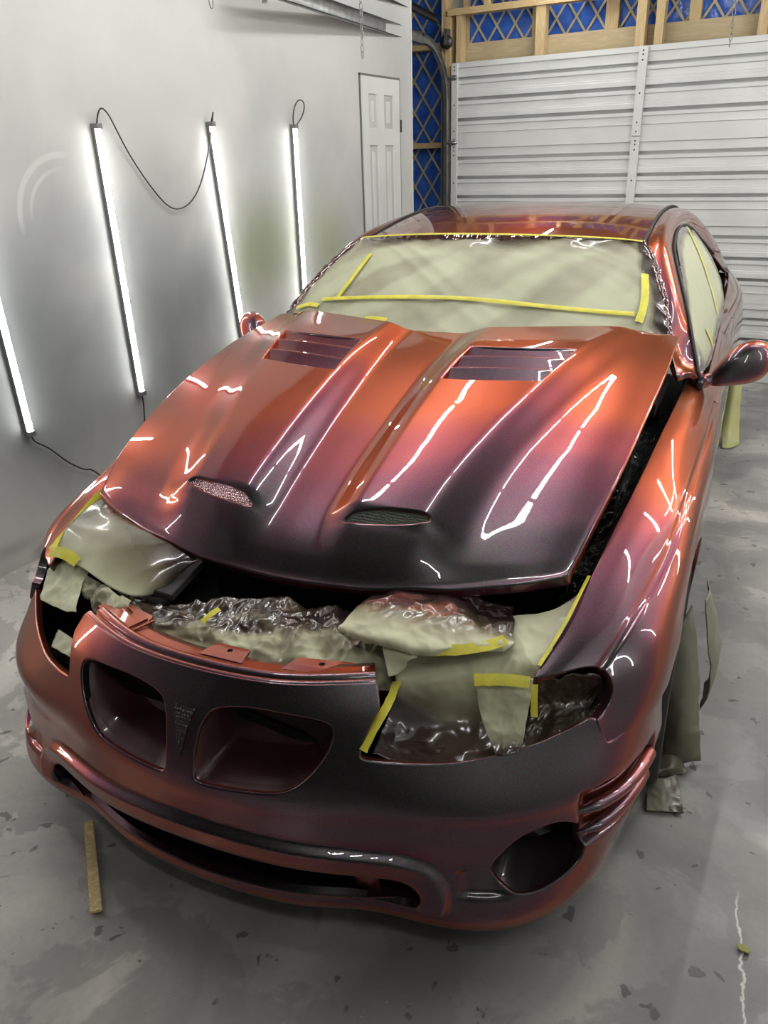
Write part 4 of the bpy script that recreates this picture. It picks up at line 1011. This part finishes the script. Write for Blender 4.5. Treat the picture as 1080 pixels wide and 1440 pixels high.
# wrinkled foil-like edge along the car's left screen pillar
def pillar_edge(sx):
    P = curve([np.array(p) * (sx, 1, 1) for p in WS_EDGE], 120); out = []
    for k, o_ in enumerate((-.030, -.018, -.006, .006, .014)):
        for i, p in enumerate(P):
            q = p + (sx * o_ * .8, -o_ * .25, .006 + .010 * (1 - (k - 2) ** 2 / 4)); n_ = noise.noise(q * 1.0 if False else Vector(q) * 55 + Vector((k * 2.0, 0, 0))); out.append(tuple(np.array(q) + (.004 * sx * n_, -.003 * n_, .006 * n_)))
    return np.array(out).reshape(5, len(P), 3)
for sx in (1, -1):
    G_ = pillar_edge(sx) @ np.array(RZ.to_3x3()).T; m = MB().grid(G_.reshape(-1, 3) - wl, 5, G_.shape[1], flip=sx > 0); me = m.mesh('crinkled_edge', FOIL); put('crinkled_edge', me, ws)
G_ = np.array([[SCREEN.at([u], [3.93])[0] + SCREEN.frame(np.array([u]), np.array([3.93]))[2][0] * (.006 + .006 * noise.noise(Vector((u * 9, k, 3)))) + np.array((0, .010 * (k - 1), .008 * (k - 1))) for u in np.linspace(.1, 7.9, 160)] for k in range(3)]) @ np.array(RZ.to_3x3()).T
put('crinkled_edge', MB().grid(G_.reshape(-1, 3) - wl, 3, 160).mesh('crinkled_edge', FOIL), ws)
# side windows
for sx, lab in ((1, 'masking paper over the side window above the near door mirror'), (-1, 'masking paper over the far side window next to the wall')):
    g = [[tuple((GLASS.at([u], [v])[0] + GLASS.frame(np.array([u]), np.array([v]))[2][0] * .004 * (1 if GLASS.frame(np.array([2.]), np.array([2.]))[2][0][0] > 0 else -1)) * (sx, 1, 1)) for v in (0, 1, 2, 3, 4)] for u in (0, 1, 2, 3, 4)]
    so = sheet('side_window_masking', g, GLASSPAPER, (70, 50), .004, 9, 5, lambda u, v: np.maximum(edge_spray(.13)(u, v), np.clip(1 - v / .2, 0, 1) * .9), label=lab, group=None)
    if sx > 0:
        for uv, w, sd in (([(3.0, 3.9), (2.55, 2.72), (2.3, 1.62), (2.27, .8)], .020, 1), ([(.95, 1.9), (1.05, 1.2), (1.2, .5)], .02, 2)):
            GS = Surf(GLASS.f, GLASS.u, GLASS.v, not (GLASS.frame(np.array([2.]), np.array([2.]))[2][0][0] > 0))
            ribbon('tape_strip', GS, uv, w, TAPE, .010, so, RZ, 40, tuple(so.location), .2, sd)
# --- sheets in the engine bay and over the lamp openings (car frame)
def lin(p, a, b): return lambda u, v: np.clip(a + (b - a) * (p(u, v)), 0, 1.2)
SHEET_L = [
 [(-0.705,0.610,0.755),(-0.630,0.590,0.750),(-0.521,0.534,0.735),(-0.363,0.458,0.730),(-0.237,0.438,0.700)],
 [(-0.692,0.470,0.735),(-0.610,0.470,0.740),(-0.479,0.426,0.735),(-0.350,0.395,0.720),(-0.264,0.405,0.690)],
 [(-0.680,0.380,0.705),(-0.570,0.365,0.715),(-0.451,0.334,0.710),(-0.348,0.331,0.690),(-0.294,0.370,0.660)],
 [(-0.665,0.335,0.672),(-0.545,0.305,0.680),(-0.440,0.274,0.670),(-0.354,0.276,0.650),(-0.330,0.324,0.635)]]
def shift(Cc, d): return [[tuple(np.array(p) + d) for p in r] for r in Cc]
def tape(name, parent, P, width, nrm=(0, 0, 1), lift=.003, mat=None, seed=1):
    P = curve([np.array(p, float) for p in P], 30); t = np.gradient(P, axis=0); t /= np.linalg.norm(t, axis=1)[:, None]; n = np.array(nrm, float)
    b = np.cross(n, t); b /= np.linalg.norm(b, axis=1)[:, None]; w = width * (1 + .18 * np.array([noise.noise(Vector((i * .35, seed, 0))) for i in range(30)]))[:, None]
    V = np.concatenate([P + b * w / 2 + n * lift, P + n * (lift + .001), P - b * w / 2 + n * lift]) @ np.array(RZ.to_3x3()).T - np.array(parent.location)
    return MB().grid(V, 3, 30).obj(name, mat or TAPE, parent)
a = sheet('engine_bay_masking', SHEET_L, PAPER, (40, 50), .012, 4.5, 11, lambda u, v: np.clip(.72 * (1 - u) ** .7 + .35 * np.abs(v - .35) + .5 * np.clip((v - .78) / .2, 0, 1) * (1 - u), 0, 1), label='smooth grey green paper sheet under the far corner of the hood')
tape('tape_strip', a, [(-.716,.64,.762),(-.709,.54,.735),(-.692,.44,.708),(-.672,.335,.684)], .036, (.86, 0, .5), .004)
tape('tape_strip', a, [(-.662,.325,.686),(-.61,.325,.692),(-.555,.315,.680)], .030, (0, -.6, .8), .012)
a = sheet('engine_bay_masking', [
 [(-0.703,0.362,0.655),(-0.614,0.340,0.665),(-0.533,0.320,0.665)], [(-0.682,0.299,0.620),(-0.579,0.275,0.630),(-0.508,0.254,0.635)], [(-0.649,0.245,0.590),(-0.544,0.215,0.600),(-0.480,0.208,0.610)]],
 PAPER, (40, 40), .012, 9, 12, lambda u, v: .12 * u, .012, crush=.006, label='small pale paper flap hanging into the far headlight opening')
a = sheet('engine_bay_masking', [
 [(-0.567,0.314,0.655),(-0.441,0.284,0.660),(-0.338,0.256,0.650)], [(-0.518,0.269,0.625),(-0.397,0.232,0.640),(-0.333,0.221,0.630)], [(-0.448,0.239,0.600),(-0.391,0.216,0.605),(-0.346,0.205,0.610)]],
 PAPER, (50, 50), .012, 14, 13, lambda u, v: .35 + .3 * v * 0, .01, crush=.010, label='crumpled shiny paper wad beside the far end of the bumper top')
a = sheet('engine_bay_masking', shift([
 [(-0.456,0.333,0.625),(-0.234,0.309,0.650),(-0.078,0.334,0.680),(0.057,0.370,0.68),(0.188,0.395,0.67),(0.341,0.375,0.660)],
 [(-0.415,0.262,0.630),(-0.207,0.219,0.660),(-0.060,0.243,0.675),(0.087,0.286,0.670),(0.237,0.314,0.670),(0.377,0.309,0.660)],
 [(-0.365,0.219,0.630),(-0.190,0.193,0.640),(-0.033,0.200,0.645),(0.125,0.218,0.645),(0.269,0.247,0.645),(0.377,0.270,0.635)],
 [(-0.340,0.202,0.620),(-0.172,0.168,0.622),(0.004,0.170,0.618),(0.161,0.184,0.612),(0.287,0.208,0.610),(0.382,0.228,0.610)]], (0, .0, -.012)),
 PAPER, (90, 220), .016, 8.5, 14, lambda u, v: .42 + .65 * np.clip(np.sin(u * 6.2 + .5 * v) * .5, -.2, 1) + .34 * np.clip((.42 - u) / .42, 0, 1) + .42 * np.array([noise.noise(Vector((7 * x, 14 * y, 2))) for x, y in zip(u, v)]), .01, crush=.016, calm=lambda u, v: .38 + .62 * sm((1 - u) / .45), label='long crumpled paper sheet lying along the bumper top in the bay')
tape('tape_strip', a, [(-.09,.222,.650),(-.078,.242,.662),(-.068,.262,.668)], .016, (0, -.4, .9), .024)
a = sheet('engine_bay_masking', [
 [(0.250,0.459,0.700),(0.316,0.457,0.715),(0.398,0.475,0.715),(0.489,0.511,0.700),(0.558,0.540,0.680)],
 [(0.253,0.339,0.715),(0.337,0.327,0.735),(0.431,0.343,0.735),(0.517,0.372,0.720),(0.594,0.409,0.690)],
 [(0.241,0.267,0.715),(0.346,0.234,0.730),(0.437,0.244,0.725),(0.527,0.297,0.715),(0.601,0.367,0.690)],
 [(0.237,0.254,0.700),(0.345,0.233,0.700),(0.431,0.240,0.700),(0.516,0.283,0.695),(0.581,0.347,0.680)]],
 PAPER, (80, 110), .010, 8, 15, lambda u, v: np.clip(1.35 - u * 2.1, 0, 1.1) + .25 * np.clip((v - .6) * 2, 0, 1) * (1 - u), .008, crush=.007, label='stiff pale paper overhanging the bumper with cherry overspray on its rear')
tape('tape_strip', a, [(.455,.262,.700),(.516,.288,.702),(.565,.335,.698),(.585,.362,.700)], .022, (.1, -.75, .65), .006)
a = sheet('engine_bay_masking', [
 [(0.344,0.258,0.700),(0.399,0.243,0.706),(0.438,0.230,0.700)], [(0.365,0.225,0.685),(0.396,0.228,0.690),(0.421,0.225,0.690)], [(0.383,0.201,0.655),(0.401,0.212,0.660),(0.414,0.228,0.672)]],
 PAPER, (22, 22), .006, 14, 16, lambda u, v: .05 * u, .004, label='pointed folded paper tip drooping over the bumper shelf end')
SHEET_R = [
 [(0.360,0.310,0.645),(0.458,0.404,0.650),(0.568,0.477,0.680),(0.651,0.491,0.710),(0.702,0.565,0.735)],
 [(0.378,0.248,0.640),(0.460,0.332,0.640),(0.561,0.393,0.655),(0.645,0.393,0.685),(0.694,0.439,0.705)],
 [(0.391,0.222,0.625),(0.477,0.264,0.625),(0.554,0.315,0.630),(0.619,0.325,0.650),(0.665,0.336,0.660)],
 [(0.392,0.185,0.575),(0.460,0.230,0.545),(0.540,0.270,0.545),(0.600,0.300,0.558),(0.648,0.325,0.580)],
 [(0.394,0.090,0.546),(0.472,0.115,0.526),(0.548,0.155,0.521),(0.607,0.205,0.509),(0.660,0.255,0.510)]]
a = sheet('headlight_masking', SHEET_R, PAPER, (110, 110), .010, 6.5, 17, lambda u, v: np.clip(.62 * np.clip((u - .55) / .45, 0, 1) + .75 * np.clip(1 - v / .35, 0, 1) * np.clip((u - .4) * 3, 0, 1) + .42 * np.clip((v - .66) / .34, 0, 1) * np.clip((.55 - u) / .3, 0, 1) + .10 + .30 * np.clip((u - .62) / .2, 0, 1), 0, 1.0), crush=.006, label='large paper sheet draped from the near fender down into the headlight opening', cat='masking paper')  # overspray, plus shade inside the opening painted as darker lower rows
tape('tape_strip', a, [(.398,.225,.632),(.405,.16,.62),(.398,.112,.600),(.388,.075,.565)], .022, (-.2, -.75, .6), .010)
tape('tape_strip', a, [(.668,.335,.667),(.694,.44,.712),(.706,.53,.738),(.712,.60,.75)], .009, (-.3, -.4, .85), .008)
a = sheet('headlight_masking', [
 [(0.553,0.253,0.668),(0.611,0.267,0.675),(0.666,0.281,0.672)], [(0.573,0.238,0.592),(0.623,0.248,0.596),(0.665,0.258,0.605)], [(0.598,0.213,0.557),(0.631,0.223,0.555),(0.663,0.238,0.557)], [(0.618,0.194,0.535),(0.639,0.200,0.536),(0.660,0.214,0.540)]],
 PAPER, (60, 50), .004, 12, 18, lambda u, v: np.clip((u - .45) / .5, 0, 1) * .9, .004, crush=.005, label='narrow paper flap taped up in front of the near headlight opening')
tape('tape_strip', a, [(.555,.250,.662),(.611,.263,.669),(.662,.277,.667)], .024, (0, -.75, .65), .008)
a = sheet('headlight_masking', [
 [(0.666,0.327,0.640),(0.709,0.359,0.643),(0.762,0.404,0.634),(0.784,0.411,0.622)], [(0.650,0.370,0.554),(0.707,0.395,0.553),(0.764,0.410,0.559),(0.788,0.410,0.583)],
 [(0.647,0.300,0.521),(0.695,0.320,0.521),(0.749,0.345,0.537),(0.783,0.385,0.555)], [(0.650,0.240,0.510),(0.700,0.275,0.520),(0.741,0.312,0.528),(0.772,0.350,0.540)]],
 PAPER, (70, 80), .010, 13, 19, lambda u, v: .68 + .25 * v, 0, crush=.008, label='dark olive masking wad filling the outer end of the near headlight opening')
tape('tape_strip', a, [(.672,.30,.65),(.676,.285,.63),(.684,.262,.60)], .016, (-.3, -.8, .5), .014)
a = sheet('headlight_masking', [[(-.55, .20, .55), (-.47, .17, .56), (-.41, .15, .57)], [(-.53, .15, .535), (-.46, .125, .545), (-.405, .11, .55)]], PAPER, (16, 20), .008, 14, 20, lambda u, v: .3 + 0 * u, 0, label='little grey paper corner deep in the far headlight opening')
sheet('gap_masking', [
 [(.700,.50,.69),(.722,.75,.745),(.740,1.0,.79),(.757,1.3,.835),(.772,1.56,.865)], [(.672,.52,.655),(.698,.76,.71),(.715,1.0,.755),(.732,1.3,.80),(.748,1.56,.835)], [(.62,.55,.64),(.655,.78,.69),(.675,1.0,.735),(.69,1.3,.78),(.70,1.56,.82)]],
 FILM, (24, 160), .010, 12, 22, None, crush=.010, label='wrinkled black film in the gap between the hood and the near fender', cat='masking film')
# plate lying in the bay
def solid(name, Q, t, mat, label, cat, T=RZ):
    Q = np.array([tuple(T @ Vector(q)) for q in Q]) if T is not None else np.array(Q, float); c = Q.mean(0); n = np.cross(Q[1] - Q[0], Q[2] - Q[0]); n /= np.linalg.norm(n)
    bm = bmesh.new(); a = [bm.verts.new(q - c) for q in Q]; b = [bm.verts.new(q - c - n * t) for q in Q]; k = len(Q)
    bm.faces.new(a); bm.faces.new(b[::-1]); [bm.faces.new((a[(i + 1) % k], a[i], b[i], b[(i + 1) % k])) for i in range(k)]
    bmesh.ops.recalc_face_normals(bm, faces=bm.faces); bmesh.ops.bevel(bm, geom=bm.edges[:], offset=min(.002, t * .3), segments=2, affect='EDGES')
    me = bpy.data.meshes.new(name); bm.to_mesh(me); bm.free(); me.materials.append(mat)
    o = put(name, me, loc=tuple(c)); return tag(o, label, cat)
solid('black_plate', [(-.401,.500,.668), (-.372,.324,.648), (-.265,.318,.648), (-.275,.470,.668)], .02, simple('satin_black_plate', S((62, 60, 62)), .42), 'flat black plate lying in the bay beside the far paper sheet', 'plate')

# --- wheel cloths and floor scraps (room frame)
def room_sheet(name, ctrl, mat, n, amp, sc_, seed, spray_shade, label, cat, edge=0): return sheet(name, ctrl, mat, n, amp, sc_, seed, spray_shade, edge, label, cat, T=None, thick=.003)
CL = make_paper('olive_cloth', S((122, 122, 110)), S((140, 138, 100)))
a = room_sheet('wheel_cloth', [
 [(0.812,0.979,0.480),(0.828,0.982,0.520),(0.839,1.004,0.550)], [(0.813,0.993,0.300),(0.852,0.998,0.310),(0.883,1.048,0.300)], [(0.816,1.006,0.120),(0.869,1.003,0.130),(0.908,1.054,0.120)], [(0.819,0.995,0.012),(0.876,1.032,0.012),(0.922,1.069,0.012)]],
 CL, (60, 40), .010, 9, 31, lambda u, v: np.clip(.75 - 1.6 * np.abs(u - .42), 0, .45) * 0 + np.clip(.55 - v * .6, 0, .5) * np.clip(u * 2 - .5, 0, 1) + .1, 'olive cloth hanging from the near front wheel arch to the floor', 'cloth')
room_sheet('wheel_cloth', [
 [(0.862,1.05,0.545),(0.866,1.10,0.55),(0.85,1.16,0.55)], [(0.905,1.09,0.30),(0.912,1.16,0.30),(0.905,1.25,0.30)], [(0.895,1.13,0.14),(0.89,1.19,0.14),(0.88,1.27,0.14)]],
 CL, (40, 30), .010, 9, 32, lambda u, v: .12 + 0 * u, 'pale second fold of cloth behind the hanging wheel cloth', 'cloth')
room_sheet('wheel_cloth', [
 [(0.792,1.066,0.040),(0.833,1.091,0.050),(0.862,1.103,0.040)], [(0.807,0.983,0.030),(0.854,0.989,0.040),(0.882,1.029,0.020)], [(0.806,0.927,0.012),(0.853,0.961,0.012),(0.899,1.000,0.012)]],
 CL, (30, 30), .008, 14, 33, lambda u, v: .3 + .2 * u, 'grey cloth corner lying on the floor under the hanging wheel cloth', 'cloth')
room_sheet('paper_scrap', [
 [(0.804,0.913,0.026),(0.850,0.913,0.046),(0.874,0.967,0.028)], [(0.816,0.855,0.018),(0.860,0.873,0.028),(0.897,0.904,0.018)], [(0.826,0.803,0.010),(0.874,0.817,0.010),(0.919,0.838,0.010)]],
 CL, (34, 34), .010, 16, 34, lambda u, v: .22 + .25 * (v > .5), 'crumpled olive paper scrap on the floor behind the near bumper corner', 'paper', .006)
room_sheet('wheel_cloth', [
 [(0.527,4.086,0.350),(0.570,4.057,0.370),(0.603,4.090,0.380)], [(0.539,4.034,0.150),(0.587,4.017,0.170),(0.627,4.078,0.160)], [(0.571,3.921,0.010),(0.617,3.934,0.010),(0.652,4.015,0.010)]],
 make_paper('yellow_green_cloth', S((176, 178, 140)), S((196, 190, 70))), (40, 24), .008, 9, 35, lambda u, v: .12 * u, 'yellowish cloth hanging by the near rear wheel behind the door mirror', 'cloth')
solid('wood_stick', [(-.497,.046,.008), (-.480,.064,.008), (-.235,-.125,.008), (-.255,-.145,.008)], .007, STICK, 'thin flat wooden paint stick lying on the concrete before the bumper', 'stick', None)
solid('leaf_scrap', [(1.092,.498,.006), (1.102,.505,.008), (1.122,.500,.006), (1.118,.488,.005), (1.10,.487,.006)], .003, simple('olive_scrap', S((150, 150, 80)), .7), 'tiny olive scrap on the floor at the right of the picture', 'scrap', None)

# ---------------------------------------------------------------- world, camera
w = bpy.data.worlds.new('dim_world'); bpy.context.scene.world = w; w.use_nodes = True
w.node_tree.nodes['Background'].inputs[0].default_value = (.5, .5, .5, 1); w.node_tree.nodes['Background'].inputs[1].default_value = .02
cam = bpy.data.cameras.new('camera'); co = bpy.data.objects.new('camera', cam); C.objects.link(co)
yaw, pit, rol = map(math.radians, (30.289, 24.101, 1.674))
f = Vector((-math.sin(yaw) * math.cos(pit), math.cos(yaw) * math.cos(pit), -math.sin(pit))); r = Vector((math.cos(yaw), math.sin(yaw), 0)); d = f.cross(r)
r2 = r * math.cos(rol) + d * math.sin(rol); d2 = -r * math.sin(rol) + d * math.cos(rol)
M = Matrix((r2, -d2, -f)).transposed().to_4x4(); M.translation = (1.037, -.915, 1.626); co.matrix_world = M
cam.sensor_fit = 'AUTO'; cam.sensor_width = 36; cam.lens = 36 * 1098.85 / 1440; cam.clip_start = .02
sc = bpy.context.scene; sc.camera = co
vs = sc.view_settings; vs.view_transform = 'Standard'; vs.look = 'None'; vs.gamma = 1; vs.exposure = EXPOSURE; vs.use_curve_mapping = False
sc.cycles.use_denoising = True; sc.cycles.max_bounces = 8; sc.cycles.sample_clamp_indirect = 6
